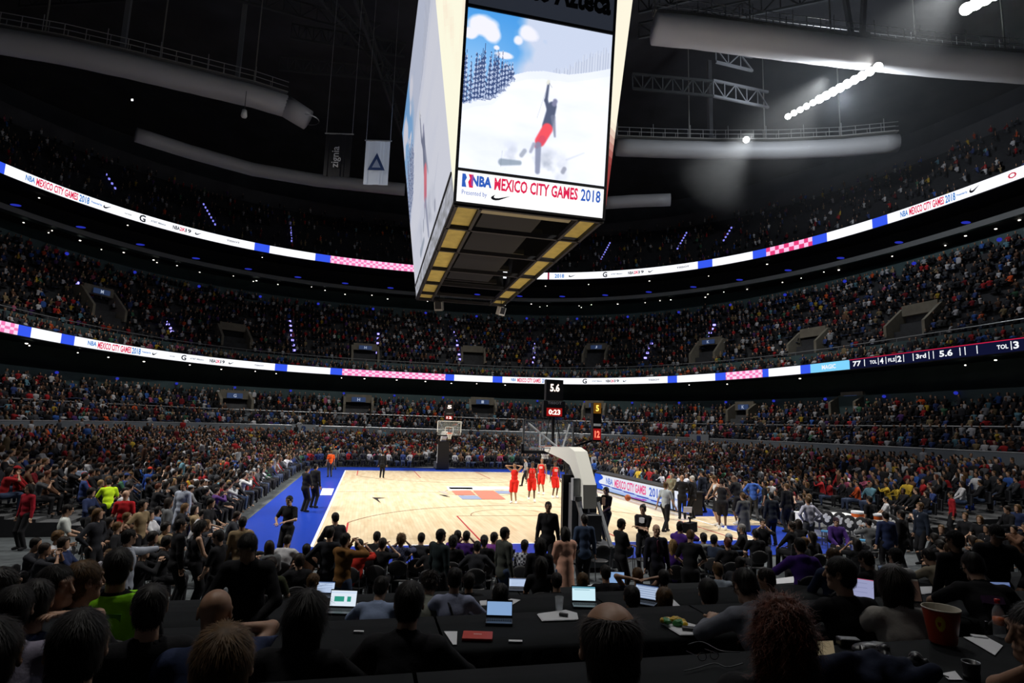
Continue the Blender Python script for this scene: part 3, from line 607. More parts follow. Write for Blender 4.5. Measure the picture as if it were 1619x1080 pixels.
items=[('NBA',40,55,.25,.8,BT),('MEXICO CITY GAMES',57,123,.12,.88,RD),('2018',125,141,.12,.88,BT),('Presented by',144,161,.35,.65,BT),('~',163,176,.3,.75,BK),('foot locker',197,208,.4,.6,(150,150,150)),('G',220,230,.1,.9,BK),('AT&T México',238,262,.4,.62,(120,130,140)),('NBA',273,284,.3,.75,BK),('2K',284,293,.3,.75,RD),('19',293,302,.3,.75,BK),('~',308,319,.3,.7,BK),('TISSOT',358,379,.42,.64,(90,90,95)),
 ('2018',877,892,.2,.8,BT),('~',899,911,.3,.7,BK),('G',953,960,.1,.9,BK),('AT&T México',966,984,.4,.6,(120,130,140)),('NBA',993,1002,.3,.72,BK),('2K',1002,1010,.3,.72,RD),('19',1010,1018,.3,.72,BK),('~',1025,1034,.3,.7,BK),('TISSOT',1070,1090,.4,.65,(90,90,95)),
 ('NBA',1424,1436,.2,.8,BT),('MEXICO CITY GAMES',1438,1493,.12,.88,RD),('2018',1495,1511,.12,.88,BT),('Presented by',1513,1530,.35,.62,BT),('~',1533,1550,.25,.8,BK),('O',1594,1608,.25,.75,(200,60,80))]
ribbon('upper LED ribbon of white and blue adverts under the top tier',47.0,53.9,2.4,26.15,27.2,upseg,items)
# ------------------------------------------------------------------ hanging scoreboard
def vec(a): return np.array(a,float)
def led_quad(name,bl,br,tl,tr,img,parent,s=1.15,matname='led_panel',depth=.12):
    h,w=img.shape[:2]; U,Vv=np.meshgrid(np.linspace(0,1,w+1),np.linspace(0,1,h+1)); U=U[...,None];Vv=Vv[...,None]
    P=(1-Vv)*((1-U)*vec(tl)+U*vec(tr))+Vv*((1-U)*vec(bl)+U*vec(br)); V=P.reshape(-1,3)
    i=(np.arange(h)[:,None]*(w+1)+np.arange(w)[None,:]).ravel(); F=np.stack([i+w+1,i+w+2,i+1,i],1)
    lin=np.clip(img.reshape(-1,3)/255,0,1); lin=np.where(lin<=.04045,lin/12.92,((lin+.055)/1.055)**2.4)
    o=mesh_np(name,V,F,[led(matname,s)],False,parent=parent,pix=lin,dom='FACE')
    nrm=np.cross(vec(br)-vec(bl),vec(tl)-vec(bl)); nrm/=np.linalg.norm(nrm)
    b=MB(); q=[vec(x)-nrm*.02 for x in (bl,br,tr,tl)]; r=[x-nrm*depth for x in q]; b.add(q+r,[(0,1,2,3),(7,6,5,4),(0,4,5,1),(1,5,6,2),(2,6,7,3),(3,7,4,0)]); b.build(name.replace('screen','screen')+'_housing',m_dk,parent)
    return o,nrm
def noise2(h,w,fx,fy,seed,oct=4):
    r=np.random.default_rng(seed); out=np.zeros((h,w))
    for o in range(oct):
        gy,gx=int(fy*2**o)+2,int(fx*2**o)+2; g=r.random((gy,gx)); y=np.linspace(0,gy-1.001,h); x=np.linspace(0,gx-1.001,w); iy=y.astype(int); ix=x.astype(int); ty=(y-iy)[:,None]; tx=(x-ix)[None]; ty=ty*ty*(3-2*ty); tx=tx*tx*(3-2*tx)
        a=g[iy][:,ix];b=g[iy][:,ix+1];c=g[iy+1][:,ix];d=g[iy+1][:,ix+1]; out+=((a*(1-tx)+b*tx)*(1-ty)+(c*(1-tx)+d*tx)*ty)/2**o
    return out/out.max()
def ski_picture(w=230,h=236):
    X,Y=np.meshgrid((np.arange(w)+.5)/w,(np.arange(h)+.5)/h); I=np.zeros((h,w,3)); mix=lambda I,c,m:I*(1-m[...,None])+np.array(c,float)*m[...,None]
    I[:]=(72,150,222); I=mix(I,(150,195,238),np.clip(Y*2.4,0,1)*np.clip(1.2-X*2,0,1)); I=mix(I,(196,206,228),np.clip((X-.36)*7+ (noise2(h,w,4,4,3)-.5)*2.2,0,1))
    n=noise2(h,w,7,7,5); 
    for cx,cy,rx,ry in ((.11,.10,.085,.055),(.17,.15,.05,.05),(.02,.16,.05,.03),(.40,.09,.06,.045),(.34,.15,.03,.03),(.25,.26,.06,.02),(.2,.22,.02,.015)): I=mix(I,(232,232,244),np.clip(1.6-((X-cx)/rx)**2-((Y-cy)/ry)**2+(n-.5)*2,0,1))
    hor=np.interp(X,[0,.08,.2,.33,.42,.52,.7,.85,1],[.6,.56,.53,.37,.335,.315,.31,.27,.22]); snow=Y>hor
    # distant trees, right
    tn=np.random.default_rng(2).random(w); tt=np.interp(X,[0,.5,.7,.8,1],[.5,.33,.24,.16,.06])+.05*tn[None,:]; far=(Y>tt)&(~snow)&(X>.4); I=mix(I,(205,212,228),far*.75); I=mix(I,(160,170,195),far*(np.sin(X*330)>.2)*.5)
    I=mix(I,(240,243,253),snow*1.); 
    # snowy firs, left
    r=np.random.default_rng(9)
    for i in range(34):
        cx=r.random()*.34; top=.20+.10*r.random()+max(0,cx-.22)*.9; base=np.interp(cx,[0,.08,.2,.34],[.62,.58,.55,.40])-.03*r.random(); ww=.018+.012*r.random()
        m=(Y>top)&(Y<base)&(np.abs(X-cx)<ww*np.clip((Y-top)/(base-top)*1.3,0.12,1)*(0.75+.25*np.sin(Y*160+i))); I=mix(I,(62,80,124),m*.95); m2=m&(np.sin(Y*210+cx*90)+np.sin(X*300+i)>.35); I=mix(I,(198,212,238),m2*.85)
    edge=snow&(Y-hor<.05); I=mix(I,(222,228,246),edge*.4)
    I=mix(I,(214,222,243),snow*np.clip(noise2(h,w,3,9,8)*1.2-.62,0,1)*.8)
    def seg(x0,y0,x1,y1,r0,r1,c,op=1.):
        nonlocal I
        dx,dy=x1-x0,y1-y0; t=np.clip(((X-x0)*dx+(Y-y0)*dy)/(dx*dx+dy*dy),0,1); d=np.hypot(X-x0-t*dx,Y-y0-t*dy); I=mix(I,c,np.clip((r0+(r1-r0)*t-d)*90,0,1)*op)
    J=(84,92,118)
    seg(.55,.44,.50,.62,.003,.003,(110,110,120)); seg(.60,.53,.575,.66,.035,.042,J); seg(.585,.57,.555,.50,.022,.018,J); seg(.555,.50,.565,.39,.017,.013,J); seg(.56,.385,.565,.375,.017,.017,(225,225,215)); seg(.57,.385,.59,.41,.004,.004,(90,90,95))
    seg(.61,.60,.63,.72,.022,.012,(120,126,150),.8); seg(.618,.495,.612,.515,.021,.021,(128,130,160)); seg(.575,.68,.53,.765,.042,.04,(236,84,96)); seg(.545,.75,.51,.80,.03,.02,(214,80,100)); seg(.52,.79,.525,.96,.026,.022,(132,138,165),.9); seg(.49,.79,.47,.84,.018,.015,(150,154,176),.8)
    m=np.clip(noise2(h,w,8,8,12)*1.7-.95,0,1)*np.clip((Y-.78)*9,0,1)*np.clip((.28-np.abs(X-.47))*9,0,1); I=mix(I,(130,140,160),m)
    seg(.28,.93,.40,.92,.028,.02,(132,148,165),.8); seg(.28,.86,.275,.96,.003,.003,(90,100,110)); seg(.41,.87,.43,.84,.02,.02,(140,148,165),.7); seg(.70,.94,.71,.92,.02,.02,(130,135,155),.7); seg(.72,.86,.84,.80,.012,.008,(200,206,222),.6)
    return I
SB=empty('scoreboard',(0,.6,13),0,'giant four-sided hanging video scoreboard showing a skier on snow','scoreboard'); SO=vec((0,.6,13))
def sb(p): return tuple(vec(p)-SO)
tl=.136; ZB,ZT=13.0,26.0; K=lambda z:(z-13)*tl
XL,XR,YN,YF=-3.25,3.5,-9.5,10.7
def fr(x,z): return sb((x,YN-K(z)*.9,z))
def lf(y,z): return sb((XL-K(z),y,z))
def rt(y,z): return sb((XR+K(z)*.9,y,z))
def bk(x,z): return sb((x,YF+K(z)*.9,z))
pic=ski_picture()
xr=lambda z: XR+.0*(z-13)
led_quad('front_screen',fr(XL+.06,14.5),fr(3.42,14.5),fr(XL+.06,21.35),fr(3.45,21.35),pic,SB,1.12)
white=np.full((2,2,3),250.); led_quad('front_strip_screen',fr(XL+.06,13.08),fr(3.42,13.08),fr(XL+.06,14.38),fr(3.42,14.38),white,SB)
led_quad('side_screen',lf(YF,13.95),lf(YN,14.35),lf(YF,26),lf(YN,26),pic*.62+np.array((188,188,204.))*.36,SB,.85,'led_side')
grey=120+90*noise2(6,150,30,3,4)[...,None]*np.array([.93,.96,1.12]); led_quad('side_strip_screen',lf(YF,13.08),lf(YN,13.08),lf(YF,13.85),lf(YN,14.25),grey,SB,.8,'led_side')
led_quad('side_screen',rt(YN,14.35),rt(YF,14.35),rt(YN,26),rt(YF,26),pic,SB,.85,'led_side')
led_quad('back_screen',bk(3.4,14.5),bk(-3.2,14.5),bk(3.4,21.3),bk(-3.2,21.3),pic,SB,1.1)
# cream and red LED wedges closing the corners
gv=np.linspace(0,1,40)[:,None,None]; n1=noise2(40,14,3,4,21)[...,None]
cream=np.array((253,250,226.))*np.ones((40,14,1))-np.clip(n1-.55,0,1)*np.array((20,90,80.))*np.clip(.6-gv,0,1)*2.2
led_quad('corner_screen',lf(YN,13.05),fr(XL,13.05),lf(YN,26),fr(XL,26),cream,SB,1.0,'led_corner')
redm=np.clip((gv-.66)*7,0,1); cr=np.array((255,248,225.))*(1-redm)+np.array((150,62,60.))*redm; cr=cr*np.ones((40,8,1))
led_quad('corner_screen',fr(3.5,13.05),rt(YN,13.05),fr(3.5,26),rt(YN,26),cr,SB,1.0,'led_corner')
fp=MB(); q=[vec(fr(XL,z)) for z in (21.5,26)]+[vec(fr(3.5,z)) for z in (26,21.5)]; fp.add(q+[x+vec((0,.15,0)) for x in q],[(3,2,1,0),(0,1,5,4),(4,5,6,7),(2,3,7,6),(1,2,6,5),(3,0,4,7)]); fp.build('sponsor_panel',mat('panel_slate',(.035,.042,.06),.5,emit=.55),SB)
fb=MB()
for z,t in ((21.42,.14),(14.44,.10),(13.03,.07)): fb.bar(fr(XL-.02,z),fr(3.5,z),.12,t)
for x in (XL,3.47): fb.bar(fr(x,13),fr(x,26),.12,.09)
fb.bar(lf(YF,13.9),lf(YN,14.3),.12,.10); fb.bar(lf(YF,13.02),lf(YN,13.02),.1,.1); fb.build('front_frame',m_dk,SB)
def face_text(txt,x0,x1,z0,z1,m,nm='lettering',bold=.02,geo2=None,off=-.05,tail=0):
    V,Fc=geo2 or fit_text(txt,1,1,bold); mb=MB(); vs=[]
    for v in V: z=z0+v[1]*(z1-z0)+tail*v[0]; vs.append(vec(fr(x0+v[0]*(x1-x0),z))+vec((0,off,0)))
    mb.add([tuple(v) for v in vs],Fc); return mb.build(nm,m,SB)
eb=emis('sb_blue',srgb(52,96,190),1); er=emis('sb_red',srgb(226,38,84),1); ek=emis('sb_black',srgb(22,22,28),1)
face_text('NBA',-2.60,-1.72,13.78,14.24,eb,bold=.05); face_text('MEXICO CITY GAMES',-1.60,2.18,13.72,14.26,er,bold=.03); face_text('2018',2.32,3.25,13.72,14.26,eb,bold=.02)
face_text('Presented by',-2.98,-1.9,13.32,13.58,eb,bold=.0); face_text('',-1.72,-.85,13.28,13.56,ek,'logo_mark',geo2=swoosh_geo(1,1))
g=MB(); face_text('',-3.0,-2.52,13.70,14.26,eb,'logo_mark',geo2=(np.array([(0,0,0),(.42,0,0),(.28,.45,0),(.42,.72,0),(.28,1,0),(0,1,0)],float),[(0,1,2,3,4,5)])); face_text('',-3.0,-2.52,13.70,14.26,er,'logo_mark',geo2=(np.array([(.66,0,0),(1,0,0),(1,1,0),(.56,1,0),(.70,.68,0),(.55,.4,0)],float),[(0,1,2,3,4,5)]))
face_text('Banco Azteca',-1.9,3.25,22.15,23.25,mat('panel_letters',(.008,.009,.012),.5,emit=0),bold=.045)
# underside
ub=MB(); 
for y in (YN+.1,-6.4,-2.6,1.4,5.2,8.4,YF-.15): ub.bar(sb((XL,y,13)),sb((XR,y,13)),.16,.22)
for x in (XL+.1,XL+1.15,XR-1.15,XR-.1): ub.bar(sb((x,YN,13)),sb((x,YF,13)),.14,.22)
for x in (-1.2,0.2,1.4): ub.bar(sb((x,YN+1,14.6)),sb((x,YF-1,14.6)),.25,.4)
for y in (-7,-3,1,5,9): ub.bar(sb((XL+1,y,14.4)),sb((XR-1,y,14.4)),.2,.3)
ub.build('underside_frame',mat('frame_black',(.02,.02,.022),.6),SB)
my=mat('yellow_panel',(.46,.37,.10),.7,noise=.15,nscale=2); yb=[YN+.2,-6.4,-2.6,1.4,5.2,8.4,YF-.2]
for i in range(6):
    for x0,x1 in ((XL+.2,XL+1.08),(XR-1.08,XR-.2)): MB().box(sb(((x0+x1)/2,(yb[i]+yb[i+1])/2,13.1)),(x1-x0,yb[i+1]-yb[i]-.3,.05)).build('soffit_panel',my,SB)
MB().box(sb(((XL+XR)/2,YN+.75,13.12)),(XR-XL-2.6,.7,.05)).build('soffit_panel',mat('beige_panel',(.30,.27,.17),.7),SB)
tp=MB(); tp.box(sb((.1,.6,25.9)),(9.5,22.5,.2)); tp.build('roof_plate',m_dk,SB)
tp=MB(); tp.box(sb((.1,.6,19.5)),(3.0,14,11)); tp.build('core',m_dk,SB)
cb=MB()
for x in (-3,3.2):
    for y in (-8,9): cb.tube([sb((x,y,26)),sb((x*.9,y*.9,47))],.07,6)
cb.build('suspension_cables',m_dk,SB)
def hang_speaker(u,v,z,w,label,m,rz=0):
    p=at(u,v,z); r=empty('loudspeaker',p,rz,label,'loudspeaker'); b=MB(); b.box((0,0,0),(w,w*.7,w*1.1),rx=.35); b.build('cabinet',m,r)
    MB().box((0,-w*.36,0),(w*.8,.03,w*.9),rx=.35).build('grille',m_dk,r); MB().tube([(0,0,w*.4),(0,0,w*.5+13.2-z if z<13.2 else w*1.2)],.03,5).build('bracket',m_dk,r)
mw=mat('speaker_white',(.55,.56,.55),.5)
hang_speaker(792,492,12.2,.55,'small white loudspeaker hanging right under the far edge of the scoreboard',mw,.5)
hang_speaker(694,484,12.3,.6,'grey loudspeaker hanging under the far left corner of the scoreboard',mat('speaker_grey',(.25,.26,.25),.6),-.4)
r=empty('camera_bracket',at(730,416,14.2),0,'pale tilted camera head under the middle of the scoreboard','camera'); MB().box((0,0,0),(.75,.25,.14),rz=.4,rx=.5).build('camera_body',mw,r); MB().tube([(0,0,0),(0,0,.8)],.03,5).build('bracket',m_dk,r)
# ------------------------------------------------------------------ under the roof: ducts, catwalks, lamps, trusses, banners
m_duct=mat('duct_skin',(.36,.37,.39),.55,metal=.1,bump=.15,bscale=3)
m_cat=mat('catwalk_steel',(.22,.22,.21),.6,metal=.3)
def duct(path,z,r,label,cap0=None,walk=True,bend=None):
    pts=[at(u,v,z) for u,v in path]; P=[]          # resample
    for i in range(len(pts)-1):
        n=max(2,int((pts[i+1]-pts[i]).length/1.2)); P+=[pts[i].lerp(pts[i+1],k/n) for k in range(n)]
    P.append(pts[-1]); root=empty('ventilation_duct',P[0],0,label,'duct'); Q=[p-P[0] for p in P]
    rr=[r*(1.0+(.018 if i%2 else 0)) for i in range(len(Q))]; MB().tube(Q,rr,20).build('duct_skin',cap0 or m_duct,root,True)
    if walk:
        w=MB(); rl=MB(); n=len(Q); up=Vector((0,0,r+.25))
        for i in range(n-1): 
            t=(Q[i+1]-Q[i]).normalized(); s=Vector((-t.y,t.x,0))*.0; w.bar(Q[i]+up,Q[i+1]+up,.9,.10)
            for sd in (-1,1):
                o=Vector((-t.y,t.x,0))*.45*sd; rl.bar(Q[i]+up+o+Vector((0,0,1.0)),Q[i+1]+up+o+Vector((0,0,1.0)),.05); rl.bar(Q[i]+up+o+Vector((0,0,.5)),Q[i+1]+up+o+Vector((0,0,.5)),.04); rl.bar(Q[i]+up+o,Q[i]+up+o+Vector((0,0,1.0+.5*(i%3==0))),.05)
        w.build('catwalk_deck',m_cat,root); k=rl.build('catwalk_railing',m_rail,root)
        hg=MB()
        for i in range(0,n,6): hg.bar(Q[i]+up,Q[i]+Vector((0,0,48-z)),.09)
        hg.build('hanger_rods',m_cat,root)['kind']='stuff'
    return root
duct([(-120,48),(0,65),(100,82),(200,104),(300,128),(400,152),(452,168)],34,1.05,'long grey round air duct with catwalk curving across the upper left')
rb=empty('duct_elbow',at(452,168,34),0,'short grey duct outlet angled down at the end of the upper left duct','duct'); e2=at(487,190,33)-at(452,168,34); MB().tube([Vector((0,0,0)),e2*.4,e2],[1.06,1.05,1.0],20).build('duct_skin',m_duct,rb,True); MB().lathe([(1.02,0),(1.06,.1)],tuple(e2),18).build('end_ring',m_rail,rb)
duct([(1035,46),(1100,52),(1250,72),(1400,90),(1500,100),(1660,112)],36,1.22,'bright white round air duct across the upper right',mat('duct_lit',(.75,.76,.78),.6,bump=.15,bscale=3))  # paler copy of the duct skin, lamp light put into its colour
duct([(975,233),(1050,236),(1130,238),(1230,238),(1330,234),(1420,226)],35,.95,'grey round air duct beside the right edge of the scoreboard')
duct([(215,213),(300,240),(400,268),(500,285),(640,300)],34,.8,'dim far duct passing behind the two hanging banners',walk=False)
duct([(955,321),(1000,318),(1060,316)],33,.8,'dim short duct just right of the scoreboard bottom',walk=False)
m_lens=emis('lamp_lens',(1,.98,.95),45); m_house=mat('lamp_housing',(.10,.10,.11),.5,metal=.5)
def lamp(p,label,group,r=.42,tgt=(0,-6,0)):
    q=(Vector(tgt)-p).to_track_quat('-Z','Y'); o=empty('flood_lamp',p,0,label,'lamp',group); o.rotation_mode='QUATERNION'; o.rotation_quaternion=q
    MB().lathe([(0,.45),(.14,.42),(.2,.2),(r+.03,.02),(r+.03,-.06),(r,-.06),(r,0)],n=16).build('housing',m_house,o,True); MB().lathe([(0,-.02),(r,-.02)],n=16).build('lens',m_lens,o); MB().bar((0,0,.4),(0,0,.9),.06).build('yoke',m_house,o)
a,b=at(1246,184,34.5),at(1388,106,34.5); n=14
for i in range(n):
    p=a.lerp(b,i/(n-1)); lamp(p,'blazing white flood lamp in the long diagonal strip at upper right','lamps of the long diagonal strip',.36 if i>4 else .27,tgt=(-6,-28,2) if i%2 else (2,-20,2))
a2,b2=at(1528,14,35),at(1640,-44,35)
for i in range(8): lamp(a2.lerp(b2,i/7),'white flood lamp of the second strip in the top right corner','lamps of the top right corner strip',.42,tgt=(-6,-28,2))
lamp(at(1180,221,35.5),'single bright flood lamp above the duct right of the scoreboard',None,.32,tgt=(-6,-30,3))
lamp(at(209,158,36),'tiny single lamp in the dark roof at upper left',None,.09,tgt=(-6,-30,3))
tr=MB(); 
def haze(c,r,dens,label,power):
    m=bpy.data.materials.new('thin_haze'); m.use_nodes=True; nt=m.node_tree; nt.nodes.clear(); v=nt.nodes.new('ShaderNodeVolumeScatter'); v.inputs['Density'].default_value=dens; v.inputs['Color'].default_value=(.85,.92,1,1); v.inputs['Anisotropy'].default_value=.3
    o=nt.nodes.new('ShaderNodeOutputMaterial'); nt.links.new(v.outputs[0],o.inputs['Volume']); b=MB(); b.lathe([(math.sin(math.pi*i/16),-math.cos(math.pi*i/16)) for i in range(17)],n=32); h=b.build('lamp_haze',[m],None,True); h.location=c; h.scale=r; tag(h,label,'haze',kind='stuff')
    l=bpy.data.lights.new('strip_glow','POINT'); l.energy=power; l.shadow_soft_size=.5; lo=bpy.data.objects.new('strip_glow',l); COL.objects.link(lo); lo.location=c+Vector((0,0,-.9)); l.color=(.9,.95,1)
haze(a.lerp(b,.62),(15,21,12),.0016,'thin bluish haze glowing around the bright diagonal lamp strip',4200)
def truss(a,b,hh,label,m,n=9):
    a=Vector(a);b=Vector(b); root=empty('roof_truss',a,0,label,'truss'); d=b-a; u=Vector((0,0,hh)); ch=MB(); wb=MB()
    ch.bar((0,0,0),d,.22); ch.bar(u,d+u,.22)
    for i in range(n): p=d*(i/n); q=d*((i+1)/n); wb.bar(p if i%2 else p+u,q+u if i%2 else q,.12); wb.bar(p,p+u,.1)
    ch.build('chord',m,root); wb.build('web_bars',m,root)
mt=mat('truss_steel',(.20,.21,.23),.5,metal=.3); mtd=mat('truss_shade',(.05,.055,.06),.6)  # one steel twice; the darker copy has the unlit roof's shade painted in
truss(at(1128,152,37),at(1215,170,37),1.7,'pale lit piece of roof truss left of the bright lamp strip',mt,5)
truss(at(1132,98,40),at(1190,112,40),1.5,'smaller lit truss piece above the first one at right',mt,3)
truss(at(1000,140,38),at(1128,152,37),1.6,'dark truss between the scoreboard and the lit truss',mtd,8)
for (u0,v0,u1,v1,z) in ((150,-60,600,60,45),(30,10,420,-10,45),(470,-40,640,150,44),(540,-60,640,230,42),(460,60,640,90,44),(440,110,640,130,42),(1010,60,1500,-40,44),(1010,20,1300,-50,44)):
    truss(at(u0,v0,z),at(u1,v1,z),1.6,'dark roof truss in the unlit ceiling '+{150:'at the far upper left',30:'at the top left corner',470:'crossing left of the scoreboard',540:'closest left of the scoreboard',460:'running level to the scoreboard top',440:'running level behind the duct outlet'}.get(u0,'at the top right' if v0==60 else 'in the top right beside the scoreboard'),mtd,16)
for i,(u,v,z,w,h_) in enumerate(((1346,46,38,.35,9),(1362,46,38,.35,9),(1123,210,38,.45,9),(195,70,38,.4,9),(376,118,38,.4,9))):
    p=at(u,v,z); r=empty('roof_column',p,0,['left one of two pale hangers meeting above the right duct','right one of two pale hangers meeting above the right duct','grey double hanger above the lower right duct','grey hanger above the far left duct','grey hanger above the middle of the left duct'][i],'hanger'); MB().bar((0,0,-.8),((-1.2,1.2,0,0,0)[i],0,h_),w).build('hanger_bar',mt,r); MB().box((0,0,-.8),(.9,.9,.5)).build('node_plate',mt,r)
def banner(u0,v0,u1,v1,z,label,m,fn):
    a=at(u0,v0,z); dist=(np.array(a)-C0)@AF; b=atD(u1,v0+(u1-u0)*.03,dist); c=atD(u0+2,v1,dist*1.0); hgt=(v1-v0)/CF*dist*1.03; a=Vector(a); rgt=(b-a); rgt.z=0; w=rgt.length; ang=math.atan2(rgt.y,rgt.x)
    r=empty('hanging_banner',a,ang,label,'banner'); bb=MB(); n=8
    for i in range(n): bb.box((w*(i+.5)/n,.03*math.sin(i*1.3),-hgt/2),(w/n*1.02,.02,hgt))
    bb.build('cloth',m,r); MB().tube([(-.1,0,.05),(w+.1,0,.05)],.05,6).build('top_bar',m_rail,r); MB().tube([(0,0,.05),(0,0,18)],.02,4).build('cord',m_rail,r); MB().tube([(w,0,.05),(w,0,18)],.02,4).build('cord',m_rail,r); fn(r,w,hgt)
def bz(r,w,h):
    V,Fc=fit_text('zignia',h*.5,w*.45,.01); mb=MB(); mb.add([(w*.62-v[1]*.8+.05,-.09,-h*.80+v[0]) for v in V],Fc); mb.build('lettering',mat('banner_text',(.5,.5,.5),.6),r)
def bt(r,w,h):
    mb=MB(); mb.add([(w*.5,-.09,-h*.28),(w*.14,-.09,-h*.68),(w*.86,-.09,-h*.68)],[(0,1,2)]); mb.build('emblem_triangle',mat('banner_blue',(.03,.06,.16),.6),r)
    mb=MB(); mb.add([(w*.5,-.1,-h*.42),(w*.32,-.1,-h*.62),(w*.68,-.1,-h*.62)],[(0,1,2)]); mb.build('emblem_centre',mat('banner_pale',(.3,.36,.48),.6),r)
banner(516,212,557,280,24,'black hanging banner with white sideways word, left one of two',mat('banner_black',(.012,.012,.014),.8),bz)
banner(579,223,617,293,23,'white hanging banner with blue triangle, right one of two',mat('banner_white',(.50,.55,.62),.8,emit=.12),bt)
r=empty('ceiling_speaker',at(386,180,31),0,'small pale fixture under the left duct end','fixture'); MB().lathe([(0,.4),(.2,.35),(.28,-.2),(.2,-.35),(0,-.35)],n=10).build('body',mw,r,True); MB().bar((0,0,.3),(0,0,2.2),.05).build('bracket',mtd,r)
# small blue and white lights on the decks
def ringpts(a,b,n,z,k,off=0): 
    th=np.linspace(-.2,math.pi+.2,4000); p=ovp(a,b,n,th); ds=np.r_[0,np.cumsum(np.hypot(*np.diff(p,axis=0).T))]; s=(np.arange(k)+.5+off)*ds[-1]/k; return [Vector((np.interp(x,ds,p[:,0]),np.interp(x,ds,p[:,1]),z)) for x in s]
m_bl=emis('blue_lamp',(.02,.03,.42),.9); m_dl=emis('downlight',(1,.93,.82),3.2); m_st=emis('step_light',(.30,.26,1),2.6)
def dot(p,m,name,label,cat,group,sc):
    q=proj(p)[0]
    if q[2]<1 or not(-40<q[0]<1660 and -30<q[1]<1100): return
    if name not in MESH: MB().ico((0,0,0),1,sc=(1,1,1)).build(name,[m]); o=bpy.data.objects[name]; MESH[name]=o.data; bpy.data.objects.remove(o)
    o=bpy.data.objects.new(name,MESH[name]); COL.objects.link(o); o.location=p; o.scale=sc; tag(o,label,cat,group)
for p in ringpts(35.9,43.7,2.9,7.15,26): dot(p-Vector((p.x,p.y,0)).normalized()*.3,m_bl,'blue_light','blue lamp on the wall above the second terrace','lamp','blue lamps below the lower ribbon',(.15,.15,.13))
for p in ringpts(46.2,59.2,2.7,21.0,26,.3): dot(p-Vector((p.x,p.y,0)).normalized()*.3,m_bl,'blue_light','blue lamp on the wall at the top of the balcony','lamp','blue lamps on the suite wall',(.2,.2,.18))
for p in ringpts(48.3,57.9,2.4,24.3,30,.1): dot(p,m_bl,'blue_light','wide dim blue lamp between the grey fascia and the upper ribbon','lamp','blue lamps above the grey fascia',(.5,.3,.09))
rr=random.Random(4)
for a_,b_,n_,z_,k_,g_ in ((37,47.5,2.8,9.5,46,'below the lower ribbon'),(49.5,60,2.5,23.5,60,'below the grey fascia'),(51.5,63,2.5,23.9,34,'deep under the suite ceiling'),(49.2,57,2.4,26.1,24,'below the upper ribbon')):
    for p in ringpts(a_,b_,n_,z_,k_,.2):
        if rr.random()<.8: q=p+Vector((rr.uniform(-1,1),rr.uniform(-1,1),-.12)); s=rr.choice((.07,.09,.12)); dot(q,m_dl,'downlight','small round white downlight '+g_,'lamp','downlights '+g_,(s,s,.05))
def stairs(u0,v0,u1,v1,rows,label,m=m_st,w=.30,n=None):
    a0,b0,nn,z0_=rows[0]; a1,b1,_,z1_=rows[-1]
    # end points on the slope found along their pixel rays
    def hit(u,v):
        d=ray(u,v); best=None
        for t in np.linspace(40,140,1500):
            P=C0+d*t; 
            for k in (0,): 
                f=np.clip((P[2]-z0_)/(z1_-z0_),-.2,1.2); a=a0+(a1-a0)*f; b=b0+(b1-b0)*f
            if (abs(P[0])/a)**nn+(abs(P[1])/b)**nn>1: return Vector(P)
        return Vector(P)
    A,B=hit(u0,v0),hit(u1,v1); n=n or max(4,int((B-A).length/.9)); root=empty('step_lights',A,0,label,'stair lights'); D=B-A
    for i in range(n): p=D*(i/(n-1))+Vector((0,-.05,.18)); MB().box(p,(w,.25,.22)).build('step_light',m,root)
for q in ((465,556,458,510,'left of the scoreboard'),(596,560,598,530,'under the scoreboard left corner'),(727,570,719,527,'under the middle of the scoreboard'),(141,474,122,450,'at the far left of the balcony'),(1020,568,1030,545,'right of the concrete portal'),(1119,535,1129,516,'above the right concrete portal'),(843,575,845,545,'below the scoreboard right edge'),(272,527,262,510,'left part of the balcony low down')):
    stairs(*q[:4],R5,'dashed violet stair lights on the balcony, '+q[4])
for q in ((182,300,168,278,'at far left'),(340,357,322,325,'left of the score panel'),(461,383,459,354,'left centre'),(950,412,964,386,'just right of the scoreboard'),(1071,395,1085,370,'right centre'),(1144,382,1156,362,'further right')):
    stairs(*q[:4],R6,'faint dotted stair lights in the dark top tier, '+q[4],emis('step_dim',(.2,.2,.75),1.2),.16)
